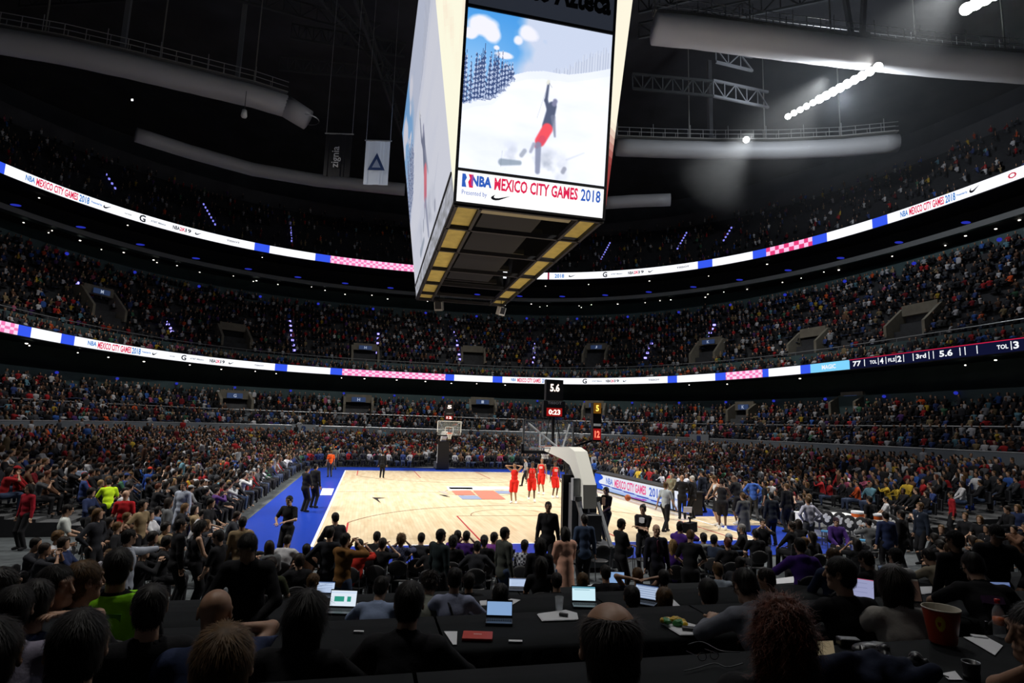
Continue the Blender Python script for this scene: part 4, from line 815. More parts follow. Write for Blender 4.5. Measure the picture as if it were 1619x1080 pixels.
# ------------------------------------------------------------------ concrete portals in the stands
m_por=mat('portal_concrete',(.17,.155,.12),.85,noise=.15,nscale=1.5); m_shade=mat('portal_shade',(.01,.01,.011),.9)
PORT=[]
def portal(u,v,rows,w,h,dep,label,sign=None,zoff=0):
    a0,b0,nn,zz0=rows[0]; a1,b1,_,zz1=rows[-1]; d=ray(u,v); t=20.
    while t<160:
        P=C0+d*t; f=(P[2]-zz0)/(zz1-zz0); a=a0+(a1-a0)*f; b=b0+(b1-b0)*f
        if f>-.3 and (abs(P[0])/a)**nn+(abs(P[1])/b)**nn>1: break
        t+=.1
    n=np.array([abs(P[0]/a)**(nn-1)/a*np.sign(P[0]),abs(P[1]/b)**(nn-1)/b*np.sign(P[1])]); n/=np.linalg.norm(n); ang=math.atan2(n[0],-n[1])  # local +Y points outwards
    PORT.append(tuple(P)); ang=math.atan2(-n[0],n[1]); r=empty('stair_portal',tuple(P),ang,label,'portal')
    for sx in (-1,1):
        m=MB(); x0,x1=sx*w/2,sx*(w/2+.28); m.add([(x0,-.5,-.3),(x0,dep,-.3),(x0,dep,h),(x0,dep*.45,h),(x0,-.5,.9),(x1,-.5,-.3),(x1,dep,-.3),(x1,dep,h),(x1,dep*.45,h),(x1,-.5,.9)],[(0,1,2,3,4),(9,8,7,6,5),(0,5,6,1),(1,6,7,2),(2,7,8,3),(3,8,9,4),(4,9,5,0)]); m.build('side_wall',m_por,r)
    MB().box((0,dep*.45,h+.08-.3),(w,.25,.95)).build('lintel',m_por,r); MB().box((0,dep*.6,h/2-.2),(w,.1,h)).build('opening',m_shade,r)  # near-black slab stands in for the shade inside the passage
    if sign:
        MB().box((0,dep*.3,h-.35),(w*.55,.08,.55)).build('sign_plate',mat('sign_blue',(.05,.09,.22),.5,emit=.25),r); V,Fc=fit_text(sign,.32,.36,.02); mb=MB(); mb.add([(v[0]-.16,dep*.3-.06,h-.53+v[1]) for v in V],Fc); mb.build('lettering',emis('sign_text',(.6,.7,.9),.6),r)
for q in ((168,500,R5,3.4,3.0,3.4,'concrete stair portal in the far left balcony','M'),(372,545,R5,3.2,2.6,3.2,'concrete stair portal in the left balcony',None),(577,572,R5,3.2,2.4,2.8,'pale boxy stair portal below the scoreboard left corner','H'),(748,572,R5,3.0,2.2,2.6,'lit stair portal under the scoreboard',None),(940,570,R5,3.0,2.4,2.8,'concrete portal in the balcony behind the near basket','J'),(1113,570,R5,3.2,2.8,3.2,'tall concrete portal in the right balcony','K'),(1272,556,R5,3.2,2.4,3.0,'leaning concrete portal in the right balcony',None),(1436,528,R5,3.4,2.6,3.4,'large dark concrete portal in the far right balcony',None),
 (566,652,R3,3.0,1.9,1.6,'section portal marked with a letter left of the far basket','H'),(763,656,R3,3.0,2.0,1.8,'section portal right of the far basket','I'),(938,660,R3,2.4,1.9,1.8,'section portal behind the near basket','J'),(1170,662,R3,2.4,1.6,1.8,'low section portal in the right terrace','K'),(1338,652,R3,2.4,1.6,1.8,'section portal in the right terrace under the game score','L'),(372,645,R3,3.0,1.7,1.8,'section portal in the left terrace','G')):
    portal(*q[:7],sign=q[7])
for u,v,t_,lab in ((480,678,'2','blue numeral two on the grey wall of the left lower stand'),(1106,694,'1','blue numeral one on the grey wall of the right lower stand')):
    d=ray(u,v); t=20
    while (abs((C0+d*t)[0])/26.9)**3.2+(abs((C0+d*t)[1])/33.1)**3.2<1: t+=.05
    P=C0+d*t; n=np.array([abs(P[0]/26.9)**2.2/26.9*np.sign(P[0]),abs(P[1]/33.1)**2.2/33.1*np.sign(P[1])]); r=empty('section_sign',tuple(P),math.atan2(-n[0],n[1]),lab,'sign'); V,Fc=fit_text(t_,.5,.6,.03); mb=MB(); mb.add([(v_[0]-.25,-.12,v_[1]-.3) for v_ in V],Fc); mb.build('lettering',mat('sign_ink',(.03,.06,.2),.5),r); MB().box((0,-.05,0),(2.4,.06,.9)).build('sign_plate',mat('sign_pale',(.25,.27,.29),.6),r)
# ------------------------------------------------------------------ basket units
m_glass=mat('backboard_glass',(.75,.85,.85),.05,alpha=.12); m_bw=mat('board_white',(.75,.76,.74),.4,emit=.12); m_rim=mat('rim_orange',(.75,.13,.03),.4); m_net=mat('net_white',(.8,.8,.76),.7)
m_pad=mat('pad_black',(.012,.012,.014),.5); m_arm=mat('arm_cream',(.74,.73,.66),.45); m_mach=mat('machine_grey',(.10,.105,.115),.5,metal=.3)
m_dr=emis('digit_red',(1,.14,.08),2.4); m_dw=emis('digit_white',(1,.80,.70),1.8); m_dy=emis('digit_amber',(1,.62,.10),1.8)
def basket(sy,label,front,digits):
    r=empty('basketball_goal',(0,sy*13.11,0),0 if sy>0 else math.pi,label,'basketball goal'); o=MB   # local: board at y=0, +Y away from court
    bf=MB(); W_,H_=.915,1.07
    for a,b in (((-W_,0,2.9),(W_,0,2.9)),((-W_,0,3.97),(W_,0,3.97)),((-W_,0,2.9),(-W_,0,3.97)),((W_,0,2.9),(W_,0,3.97))): bf.bar(a,b,.05,.06)
    bf.build('board_frame',m_bw if front else mat('frame_steel',(.2,.21,.21),.4,metal=.5),r); MB().box((0,0,3.435),(1.8,.02,1.04)).build('board_glass',m_glass,r)
    sq=MB()
    for a,b in (((-.305,-.02,3.08),(.305,-.02,3.08)),((-.305,-.02,3.53),(.305,-.02,3.53)),((-.305,-.02,3.08),(-.305,-.02,3.53)),((.305,-.02,3.08),(.305,-.02,3.53))): sq.bar(a,b,.02,.05)
    sq.build('shooting_square',m_bw,r); pd=MB(); pd.box((0,0,2.86),(1.9,.09,.10)); pd.box((-.95,0,2.98),(.09,.09,.3)); pd.box((.95,0,2.98),(.09,.09,.3)); pd.build('edge_padding',m_pad,r)
    MB().tube([(.229*math.cos(t),-.38+.229*math.sin(t),3.05) for t in np.linspace(0,2*math.pi,25)],.011,8,cap=False).add([],[]).build('rim',m_rim,r); MB().box((0,-.08,3.04),(.24,.16,.12)).build('rim_plate',m_rim,r)
    nt=MB()
    for k in range(12):
        for dr in (-1,1):
            pts=[]
            for j in range(6):
                t=2*math.pi*(k+dr*j*.5)/12; rad=.225-.11*min(1,j/3.5); pts.append((rad*math.cos(t),-.38+rad*math.sin(t),3.04-.085*j))
            nt.tube(pts,.008,3,cap=False)
    nt.build('net',m_net,r)
    # arm: profile in y,z, extruded in x
    prof=[(.18,3.06),(2.75,3.16),(3.3,3.05),(4.05,2.15),(4.1,1.5),(3.75,1.5),(3.62,2.1),(2.85,2.62),(2.2,2.75),(.18,2.92)]; am=MB(); n=len(prof); vs=[(x,y,z) for x in (-.20,.20) for y,z in prof]
    am.add(vs,[tuple(range(n-1,-1,-1)),tuple(range(n,2*n))]+[(i,(i+1)%n,(i+1)%n+n,i+n) for i in range(n)]); am.build('arm',m_arm if front is not None else m_pad,r)
    br=MB(); 
    for sx in (-1,1): br.bar((sx*.75,.06,3.85),(sx*.1,1.3,3.1),.045); br.bar((sx*.7,.06,3.0),(sx*.12,1.0,3.05),.04)
    br.build('board_braces',m_rail,r)
    bs=MB(); bs.box((0,3.03,1.25),(.95,.18,2.2)); bs.build('front_pad',m_pad,r); bs=MB(); bs.box((0,4.0,.35),(1.05,1.9,.5)); bs.build('base',m_mach,r)
    ms=MB(); 
    for sx in (-1,1): ms.box((sx*.3,3.5,1.2),(.16,.3,1.9)); ms.bar((sx*.3,3.6,2.0),(sx*.3,4.9,.6),.09)
    ms.box((0,4.1,1.0),(.5,.5,.7)); ms.box((0,3.9,1.75),(.8,.12,.12)); ms.build('lift_machinery',m_mach,r); 
    wh=MB()
    for sx in (-1,1):
        for yy in (3.3,4.7): wh.lathe([(0,-.05),(.09,-.05),(.09,.05),(0,.05)],(sx*.5,yy,.10),12,ax='X')
    wh.build('wheels',m_pad,r); MB().box((-.49,3.03,1.3),(.02,.1,1.5)).build('pad_stripe',m_bw,r)
    MB().box((.32,3.75,2.0),(.2,.2,.62)).build('control_box',mat('box_grey',(.3,.31,.32),.5),r)
    # clocks above the board
    ck=empty('shot_clock_frame',(0,0,0)); bpy.data.objects.remove(ck)
    cm=MB(); cm.bar((0,.5,3.1),(0,.5,4.15),.08); cm.bar((-.25,.5,3.35),(-.12,.5,4.1),.03); cm.bar((.25,.5,3.35),(.12,.5,4.1),.03); cm.build('clock_post',m_pad,r)
    sgn=-1 if front else 1; yb_=.5+.13*sgn
    b1=MB().box((0,.5,5.02),(.62,.22,.72)).build('clock_box',m_pad,r); b2=MB().box((0,.5,4.36),(.78,.22,.56)).build('clock_box',m_pad,r)
    def dg(t,x,z,w,h,m,par,bg=None):
        V,Fc=fit_text(t,w,h,.03); mb=MB(); 
        mb.add([((v[0]-w/2)*(1 if front else -1)+x,yb_,z+v[1]-h/2) for v in V],Fc); mb.build('digits',m,par)
        if bg: MB().box((x,yb_-.012*sgn,z),(w+.14,.01,h+.10)).build('digit_glow',bg,par)
    glow=emis('digit_back',(.35,.01,.01),.8); dg(digits[0],0,5.1,.34,.27,m_dw,b1,None); dg(digits[1],0,4.26,.42,.18,m_dw,b2,glow)
    V,Fc=fit_text('TISSOT',.5,.09,.01); mb=MB(); mb.add([((v[0]-.25)*(1 if front else -1),yb_,4.53+v[1]) for v in V],Fc); mb.build('lettering',mat('clock_text',(.3,.3,.32),.5,emit=.1),b2)
    if not front:
        b3=MB().box((-1.02,1.9,3.95),(.28,.22,1.25)).build('side_clock',m_pad,r); cm2=MB(); cm2.bar((-1.02,1.9,3.4),(-.1,2.0,3.1),.06); cm2.build('side_clock_bracket',m_pad,r)
        def d3(t,z,w,h,m,bg):
            V,Fc=fit_text(t,w,h,.03); mb=MB(); mb.add([(-1.02-(v[0]-w/2),2.03,z+v[1]-h/2) for v in V],Fc); mb.build('digits',m,b3); MB().box((-1.02,2.018,z),(.26,.01,h+.14)).build('digit_glow',bg,b3)
        d3('5',4.4,.11,.2,m_dy,emis('amber_back',(.25,.10,.01),.6)); d3('12',3.56,.17,.22,m_dr,glow); MB().box((-1.02,2.02,3.86),(.24,.01,.08)).build('label_strip',m_bw,b3)
        V,Fc=swoosh_geo(.2,.08)
    return r
basket(-1,'near basketball goal seen from behind, cream arm and black padded base',False,('5.6','0:23')); basket(1,'far basketball goal with white-edged glass board facing us',True,('5','12'))
# ------------------------------------------------------------------ courtside LED table
t=empty('scorers_table',(0,0,0),0,'long courtside table with a lit advert board and black top','table')
X0=7.86; ya,yb2=2.3,-8.9; w_=240; im=np.zeros((24,w_,3)); XX,YY=np.meshgrid(np.linspace(0,1,w_),np.linspace(0,1,24)); im[:]=(236,240,252); nz=noise2(24,w_,14,3,31)
im=im*(1-np.clip((YY-.62)*3,0,1)[...,None]*.55)+np.array((110,150,225.))*np.clip((YY-.62)*3,0,1)[...,None]*.55
mk=(np.abs((YY-.72)-(XX-.3)*.3)<.04)&(XX<.8)&(YY>.6); im[mk]=(70,90,190); mk=(np.abs((YY-.98)+(XX-.55)*.6)<.05)&(XX>.35)&(XX<.62); im[mk]=(170,90,190)
mk=(XX<.085+.03*np.sin(YY*9)); im[mk]=(40,86,216); mk=(XX>.93)&(XX<.985); im[mk]=(60,100,228)
def l2(yy,z): return (X0+ (2.3-yy)*.012,yy,z)
led_quad('advert_screen',l2(ya,.10),l2(yb2,.10),l2(ya,.98),l2(yb2,.98),im,t,.95,'led_board')
def btext(tx,f0,f1,z0_,z1_,m):
    V,Fc=fit_text(tx,1,1,.03); mb=MB(); mb.add([(X0+.012*(2.3-(ya+(yb2-ya)*(f0+(f1-f0)*v[0])))-.02,ya+(yb2-ya)*(f0+(f1-f0)*v[0]),z0_+(z1_-z0_)*v[1]) for v in V],Fc); mb.build('lettering',m,t)
btext('NBA',.16,.25,.5,.86,emis('bt_blue',srgb(96,130,215),1)); btext('MEXICO CITY GAMES',.27,.62,.42,.88,emis('bt_pink',srgb(232,80,140),1)); btext('2018',.65,.77,.42,.88,emis('bt_blue2',srgb(80,110,205),1)); btext('Presented by',.79,.90,.50,.66,emis('bt_blue',srgb(96,130,215),1))
MB().box((X0+.45,(ya+yb2)/2,1.03),(.85,ya-yb2,.07)).build('table_top',m_pad,t); MB().box((X0+.45,(ya+yb2)/2,.5),(.6,ya-yb2-.1,.96)).build('table_body',m_pad,t)
# ------------------------------------------------------------------ press platforms, tables, chairs
m_plat=mat('platform_carpet',(.022,.023,.026),.9,noise=.2,nscale=5)
for y0,y1,z in ((-36,-30.17,1.78),(-30.17,-28.3,1.52),(-28.3,-25.2,.86),(-25.2,-22.9,.30)):
    tag(MB().box((1,(y0+y1)/2,z/2),(29,y1-y0,z-.002)).build('floor_platform',m_plat),kind='structure')
m_cl=mat('black_tablecloth',(.009,.0105,.012),.9,spec=.15,noise=.15,nscale=2,bump=.5,bscale=5)
def table(x0,x1,y0,y1,z,zf,label,group=None):
    r=empty('press_table',((x0+x1)/2,(y0+y1)/2,zf),0,label,'table',group); h=z-zf; w=x1-x0; d=y1-y0
    MB().box((0,0,h-.03),(w-.02,d-.02,.03)).build('tabletop',m_pad,r)
    for sx in (-1,1):
        for sy in (-1,1): MB().tube([(sx*(w/2-.12),sy*(d/2-.1),.0),(sx*(w/2-.12),sy*(d/2-.1),h-.045)],.016,8).build('leg',m_rail,r)
    c=MB(); N=int(w/.07); rows=[]; g=random.Random(int(x0*10)+int(z*100))
    def col(x): 
        fo=.014*math.sin(x*19+z*5)+.010*math.sin(x*41); return [(x,-d/2-.03-fo*1.2,.03),(x,-d/2-.025-fo,h*.5),(x,-d/2-.012-fo*.3,h-.03),(x,-d/2+.01,h-.006),(x,-d*.2,h-.004+.002*math.sin(x*9)),(x,d*.2,h-.004+.002*math.sin(x*7)),(x,d/2-.01,h-.006),(x,d/2+.012+fo*.3,h-.03),(x,d/2+.025+fo,h*.5),(x,d/2+.03+fo*1.2,.03)]
    vs=[]; 
    for i in range(N+1): vs+=col(-w/2+w*i/N)
    c.add(vs,[(i*10+j,(i+1)*10+j,(i+1)*10+j+1,i*10+j+1) for i in range(N) for j in range(9)]); c.build('tablecloth',m_cl,r,True); return r
TB={'front':(-30.94,-30.20,2.52,1.78,.0),'second':(-29.22,-28.5,2.26,1.52,.3),'third':(-26.35,-25.62,1.60,.86,.5),'fourth':(-23.95,-23.25,1.04,.30,.1)}
for nm,(y0,y1,z,zf,o) in TB.items():
    x=-10.3+o
    for i in range(9 if nm!='front' else 7):
        if not(nm=='fourth' and i in (9,)): table(x,x+2.16,y0,y1,z,zf,'black clothed press table in the %s row from the camera'%nm,'%s row of black press tables'%nm)
        x+=2.18
m_chair=mat('chair_black',(.016,.016,.018),.55,spec=.4); m_cleg=mat('chair_leg',(.12,.12,.13),.35,metal=.8)
def chair(loc,yaw,label,group,first=[None]):
    if first[0] is None:
        r=empty('event_chair',loc,yaw,label,'chair',group); s=Sdf(); s.ell((0,.02,.43),(.23,.22,.035),None,.02); V,F=s.mesh(.02); mesh_np('seat',V,F,[m_chair],True,parent=r)
        s=Sdf(); s.ell((0,-.21,.70),(.22,.035,.17),None,.02); V,F=s.mesh(.02); mesh_np('backrest',V,F,[m_chair],True,parent=r)
        for sx in (-1,1): 
            MB().tube([(sx*.2,.2,0),(sx*.2,.17,.42)],.012,6).build('leg',m_cleg,r); MB().tube([(sx*.2,-.24,0),(sx*.2,-.17,.42),(sx*.2,-.22,.80)],.012,6).build('leg',m_cleg,r)
        first[0]=r; return r
    r=first[0].copy(); COL.objects.link(r); r.location=loc; r.rotation_euler=(0,0,yaw); tag(r,label,'chair',group)
    for ch in first[0].children: c=ch.copy(); COL.objects.link(c); c.parent=r
    return r
# ------------------------------------------------------------------ things on the tables
m_sil=mat('laptop_grey',(.20,.21,.22),.35,metal=.6); m_blk=mat('plastic_black',(.012,.012,.014),.35,spec=.5); m_pap=mat('paper',(.72,.73,.76),.8); m_key=mat('keys',(.015,.015,.017),.5)
def screen_img(kind):
    h,w=24,34; im=np.full((h,w,3),238.)
    if kind=='green': im[:]=(226,238,250); im[2:4]=(205,222,245); im[9:17,5:18]=(48,150,130); im[9:17,22:27]=(48,150,130)
    elif kind=='blue': im[:]=(142,178,225)
    elif kind=='page': im[:]=(205,236,246); im[0:3]=(96,150,170); im[5:6,3:26]=(120,160,175)
    elif kind=='text': im[:]=(190,208,236); im[3::4,3:30]=(130,150,185); im[0:2]=(70,90,130)
    elif kind=='lilac': im[:]=(168,172,212); im[0:1]=(190,90,120); im[5::6,3:28]=(150,155,195)
    elif kind=='dim': im[:]=(60,78,110); im[0:3]=(110,125,150); im[12:17,8:20]=(36,44,60)
    elif kind=='brown': im[:]=(56,42,36); im[0:2]=(74,70,66)
    elif kind=='news': im[:]=(70,92,160); im[0:3]=(120,140,190); im[8:,12:]=(120,130,170)
    return im
def snap(p,mrg=.12):
    for y0,y1,z,zf,o in TB.values():
        if abs(p.z-z)<.03: p=Vector((p.x,min(max(p.y,y0+mrg),y1-mrg),p.z))
    return p
def laptop(u,v,z,w,yaw,kind,label,m=None,open_=1.85,s=1.):
    m=m or m_blk; r=empty('laptop',snap(at(u,v,z+.001)),yaw,label,'laptop'); d=w*.68
    b=MB(); b.box((0,0,.009),(w,d,.018)); b.build('base',m,r); k=MB()
    for j in range(5): 
        for i in range(11): k.box((-w*.42+i*w*.084,-d*.05+j*d*.095,.0195),(w*.07,d*.075,.003))
    k.build('keyboard',m_key,r)['kind']='stuff'
    a=open_-math.pi/2; up=Vector((0,math.sin(a),math.cos(a))); o=Vector((0,d/2,.018)); X=Vector((w/2,0,0)); hh=w*.62
    lid=MB(); n=up.cross(Vector((1,0,0))).normalized(); q=[o-X,o+X,o+X+up*hh,o-X+up*hh]; lid.add([p for p in q]+[p-n*-.008 if n.y>0 else p-n*.008 for p in q],[(0,1,2,3),(7,6,5,4),(0,4,5,1),(1,5,6,2),(2,6,7,3),(3,7,4,0)]); lid.build('lid',m,r)
    e=.012; f=Vector((0,-.003,.0)); q=[o-X*.95+up*e*1.4+f,o+X*.95+up*e*1.4+f,o-X*.95+up*(hh-e)+f,o+X*.95+up*(hh-e)+f]
    h_,w_=screen_img(kind).shape[:2]; im=screen_img(kind); U,Vv=np.meshgrid(np.linspace(0,1,w_+1),np.linspace(0,1,h_+1)); U=U[...,None];Vv=Vv[...,None]; q=[np.array(p) for p in q]
    P=((1-Vv)*((1-U)*q[2]+U*q[3])+Vv*((1-U)*q[0]+U*q[1])).reshape(-1,3); i=(np.arange(h_)[:,None]*(w_+1)+np.arange(w_)[None,:]).ravel(); F=np.stack([i+w_+1,i+w_+2,i+1,i],1)
    lin=im.reshape(-1,3)/255; lin=np.where(lin<=.04045,lin/12.92,((lin+.055)/1.055)**2.4); mesh_np('screen',P,F,[led('lcd_%.2f'%s,s)],False,parent=r,pix=lin,dom='FACE'); return r
YW=-.23
laptop(537,968,1.6,.31,YW,'green','black laptop showing a white page with green boxes, third table row',s=.95)
laptop(513,930,1.04,.30,YW,'text','small far laptop with pale screen just behind the green-box laptop')
laptop(789,985,2.26,.20,YW,'blue','small laptop with plain pale blue screen beside the white papers',s=.8)
laptop(934,966,1.6,.30,YW,'page','laptop with light cyan page behind the balding head')
laptop(1030,962,1.6,.30,YW-.5,'text','laptop with white document seen at an angle right of the balding head',s=.8)
laptop(803,914,1.04,.33,YW,'text','far laptop with a thin bright screen edge below the grey-green suit man',open_=2.6)
laptop(956,915,1.04,.33,YW,'blue','far laptop with blue screen behind a dark head',s=.8)
laptop(1352,953,2.26,.30,YW-.6,'lilac','laptop with lilac document between the black sweater man and the long-haired woman',s=.75)
laptop(1420,924,1.6,.36,YW,'dim','open laptop with dim blue screen left of the beige sweater man',m_sil,s=.8)
laptop(1440,962,2.26,.34,YW-.1,'brown','grey laptop with dark brown screen behind the popcorn bucket',m_sil,s=.6)
laptop(1612,973,2.26,.34,YW,'news','laptop with blue and lilac screen at the right edge',s=.6)
def papers(pts,z,label,n=1,m=None,cat='paper',name='paper_sheets'):
    o=at(*pts[0],z); c_=sum((at(u,v,z) for u,v in pts),Vector((0,0,0)))/len(pts); r=empty(name,o+(snap(c_,.10)-c_),0,label,cat)
    for k in range(n):
        q=[at(u,v,z)-o+Vector((.01*k,.006*k,.004+.003*k)) for u,v in pts]; MB().slab([tuple(p) for p in q],.002).build('sheet',m or m_pap,r)
    return r
papers([(849,972),(857,983),(913,981),(911,971),(893,966)],2.26,'spread of white sheets with a dark pen case in the middle table row',2)
papers([(1047,988),(1075,1005),(1096,1005),(1106,992),(1085,986)],2.26,'white sheets under the yellow and green snack bag',2)
papers([(1062,961),(1080,972),(1098,972),(1084,959)],1.6,'white sheet pushed toward the beige-top person')
papers([(559,955),(560,966),(581,966),(579,953)],1.6,'white sheet right of the green-box laptop')
papers([(758,951),(760,958),(790,957),(798,949)],1.6,'white sheets beside the light blue shirt with strap',2)
papers([(800,950),(801,962),(823,949),(808,947)],1.6,'white folded sheet left of the dark round head')
papers([(702,999),(716,1020),(722,1020),(723,999)],2.26,'white sheet under the right hand of the black coat man')
papers([(925,925),(932,932),(943,930),(940,922)],1.04,'white sheet behind the cyan laptop')
papers([(1440,929),(1452,941),(1476,938),(1473,928)],1.6,'white sheets below the beige sweater man',2)
papers([(1523,1008),(1573,1037),(1586,1022),(1560,1008)],2.52,'white folded sheet between bucket and bottle')
papers([(1275,1016),(1306,1050),(1322,1046),(1317,1014)],2.52,'beige sheet under the black box by the curly-haired woman',1,mat('paper_beige',(.62,.50,.30),.8))
papers([(182,1078),(205,1062),(312,1057),(322,1079)],2.52,'large white printed sheet at the bottom left',2)
papers([(1488,1066),(1500,1076),(1522,1076),(1510,1062)],2.52,'small pale sheet among the camera gear')
papers([(1185,905),(1196,911),(1240,908),(1226,900)],1.04,'pale green-white sheet on the table right of centre')
def rbox(u,v,z,d,yaw,name,label,cat,m,extra=None):
    r=empty(name,snap(at(u,v,z)+Vector((0,0,.001)),.05),yaw,label,cat); s=MB(); s.box((0,0,d[2]/2),d); o=s.build('body',m,r); bv=o.modifiers.new('b','BEVEL'); bv.width=min(d)*.2; bv.segments=2
    if extra: extra(r,d)
    return r
def folder_text(r,d):
    V,Fc=fit_text('ZIGNIA',.06,.016,.02); mb=MB(); mb.add([(v[0]-.03,v[1],d[2]+.0015) for v in V],Fc); mb.build('lettering',mat('print_white',(.8,.75,.72),.6),r)
rbox(755,1008,2.26,(.21,.155,.018),YW,'red_folder','red folder with small white print on the second table','folder',mat('folder_red',(.50,.035,.018),.5),folder_text)
rbox(815,1015,2.26,(.095,.035,.008),YW,'phone','white phone lying right of the red folder','phone',m_pap)
rbox(567,1000,2.26,(.07,.022,.01),YW,'phone','small white phone on the dark table behind the long-haired woman','phone',m_pap)
rbox(908,954,1.6,(.05,.02,.01),YW,'phone','tiny white phone left of the cyan laptop','phone',m_pap)
rbox(891,974,2.27,(.07,.03,.02),-.6,'pen_case','small black pen case on the white sheets','case',m_blk)
rbox(1089,996,2.27,(.10,.05,.02),-.4,'phone','black phone on the sheets by the snack bag','phone',m_blk)
rbox(1336,1019,2.52,(.12,.07,.045),YW-.1,'black_box','black hard case box with glossy lid at the front table','case',m_blk)
rbox(1534,1003,2.52,(.08,.045,.01),YW-.3,'phone','white phone right of the popcorn bucket','phone',m_pap)
# popcorn bucket
r=empty('popcorn_bucket',at(1504,1022,2.52)+Vector((0,.05,.001)),-.55,'large empty red popcorn bucket with yellow emblem and cream inside','bucket')
sc=.92; MB().lathe([(0,.002),(.073*sc,.002),(.077*sc,.01),(.108*sc,.215*sc),(.1085*sc,.219*sc)],n=48).build('bucket_wall',mat('bucket_red',(.46,.045,.012),.4,spec=.5,noise=.1,nscale=4),r,True)
MB().lathe([(.070*sc,.01),(.1055*sc,.219*sc),(.108*sc,.223*sc),(.111*sc,.219*sc),(.1085*sc,.214*sc)],n=48).build('inside_and_rim',mat('bucket_cream',(.60,.56,.46),.5),r,True)
em=MB(); 
for i in range(14):
    t0=-1.95-.27+i*.54/14; t1=t0+.54/14; 
    for j in range(10):
        z0_=.085+j*.0085; zc=.127; xm=(t0+t1)/2+1.95
        if ((xm*.1)/.027)**2+((z0_+.004-zc)/.042)**2<1 and not(((xm*.1+.006)/.010)**2+((z0_-zc+.005)/.014)**2<1): 
            R=lambda z:(.0775+(z/.2)*.0315)*sc+.0012; em.add([(R(z)*math.cos(t),R(z)*math.sin(t),z) for t,z in ((t0,z0_),(t1,z0_),(t1,z0_+.0085),(t0,z0_+.0085))],[(0,1,2,3)])
em.build('emblem',mat('emblem_yellow',(.55,.38,.02),.5),r)
# bottle
r=empty('drink_bottle',at(1581,1006,2.52),0,'clear plastic bottle with red cap and orange drink, right front','bottle'); mg=mat('clear_plastic',(.75,.8,.85),.08,alpha=.25)
MB().lathe([(0,.0),(.031,.0),(.033,.01),(.033,.12),(.030,.15),(.013,.185),(.013,.20)],n=20).build('bottle_wall',mg,r,True)
MB().lathe([(0,.07),(.031,.07),(.031,.112),(0,.114)],n=20).build('orange_label',mat('drink_orange',(.85,.20,.03),.3,spec=.5),r,True); MB().lathe([(0,.198),(.0155,.198),(.0155,.222),(0,.224)],n=16).build('cap',mat('cap_red',(.55,.02,.02),.4),r,True)
# glass, snack bag, spectacles, cables
r=empty('drinking_glass',at(884,966,2.26),0,'empty clear drinking glass behind the white sheets','glass'); MB().lathe([(0,0),(.028,0),(.036,.11),(.034,.11),(.027,.006),(0,.006)],n=18).build('glass_wall',mg,r,True)
s=Sdf(); 
g=random.Random(3)
for i in range(10): s.ell((g.uniform(-.11,.11),g.uniform(-.05,.05),.02+g.uniform(0,.02)),(.035,.03,.018),rot(g.uniform(0,3)),.01)
V,F=s.mesh(.006,(120,.004)); r=empty('snack_bag',at(1062,988,2.26),-.3,'crumpled yellow and green snack bag on white sheets','snack bag'); mesh_np('foil',V,F,[mat('foil_yellow',(.62,.40,.03),.3,noise=.5,nscale=12),mat('foil_green',(.05,.22,.06),.3)],True,mi=(V[F[:,0],1]<-.005).astype(int)*(np.abs(V[F[:,0],0])<.07),parent=r)
r=empty('spectacles',at(1120,1044,2.73),.1,'folded dark spectacles on the front table','spectacles')
for sx in (-1,1): MB().tube([(sx*.032+.022*math.cos(t),.004*math.sin(t),.018+.016*math.sin(t)) for t in np.linspace(0,6.283,15)],.002,5).build('lens_rim',m_blk,r); MB().tube([(sx*.055,0,.02),(sx*.05,.09,.012)],.002,5).build('temple_arm',m_blk,r)
def cable(pts,z,rad,label,m=m_blk):
    o=at(*pts[0],z); r=empty('cable',o,0,label,'cable'); P=[at(u,v,z)-o+Vector((0,0,rad)) for u,v in pts]; Q=[]
    for i in range(len(P)-1):
        a=P[max(i-1,0)];b=P[i];c=P[i+1];d=P[min(i+2,len(P)-1)]
        for k in range(6): t=k/6; Q.append(.5*((2*b)+(c-a)*t+(2*a-5*b+4*c-d)*t*t+(3*b-a-3*c+d)*t**3))
    Q.append(P[-1]); MB().tube(Q,rad,6).build('cord',m,r,True)
m_cab=mat('cable_grey',(.06,.065,.07),.4,spec=.5)
cable([(1088,1020),(1110,1016),(1140,1030),(1170,1032)],2.53,.003,'thin grey cable running past the snack bag end of the front table',m_cab)
cable([(1082,1062),(1100,1058),(1130,1050),(1150,1056),(1175,1050)],2.53,.003,'thin cable looping near the spectacles',m_cab)
cable([(1370,1030),(1400,1044),(1450,1055),(1500,1072)],2.53,.004,'black cable winding through the camera gear',m_cab)
cable([(1340,1062),(1390,1070),(1440,1066),(1480,1078)],2.53,.004,'second black cable along the table edge by the lens',m_cab)
# camera gear bottom right
def camera(u,v,z,yaw,sc,label,lensl=.09,tilt=0):
    r=empty('photo_camera',at(u,v,z)+Vector((0,0,.0)),yaw,label,'camera'); s=Sdf(); s.ell((0,0,.045*sc),(.072*sc,.035*sc,.045*sc),None,.01); s.ell((0,0,.09*sc),(.028*sc,.03*sc,.022*sc),None,.01); s.ell((.055*sc,.01,.045*sc),(.022*sc,.035*sc,.045*sc),None,.01); V,F=s.mesh(.006); mesh_np('body',V,F,[m_blk],True,parent=r)
    MB().lathe([(0,0),(.033*sc,0),(.035*sc,lensl*.6),(.041*sc,lensl*.65),(.041*sc,lensl),(.036*sc,lensl),(.03*sc,lensl*.8),(0,lensl*.78)],(0,0.0,0),24,ax='Y').build('lens',m_blk,r,True).location=(0,.03*sc,.045*sc); MB().lathe([(.0415*sc,-.003),(.0425*sc,0),(.0415*sc,.003)],(0,0,0),24,ax='Y').build('lens_ring',m_rail,r).location=(0,.03*sc+lensl*.9,.045*sc); return r
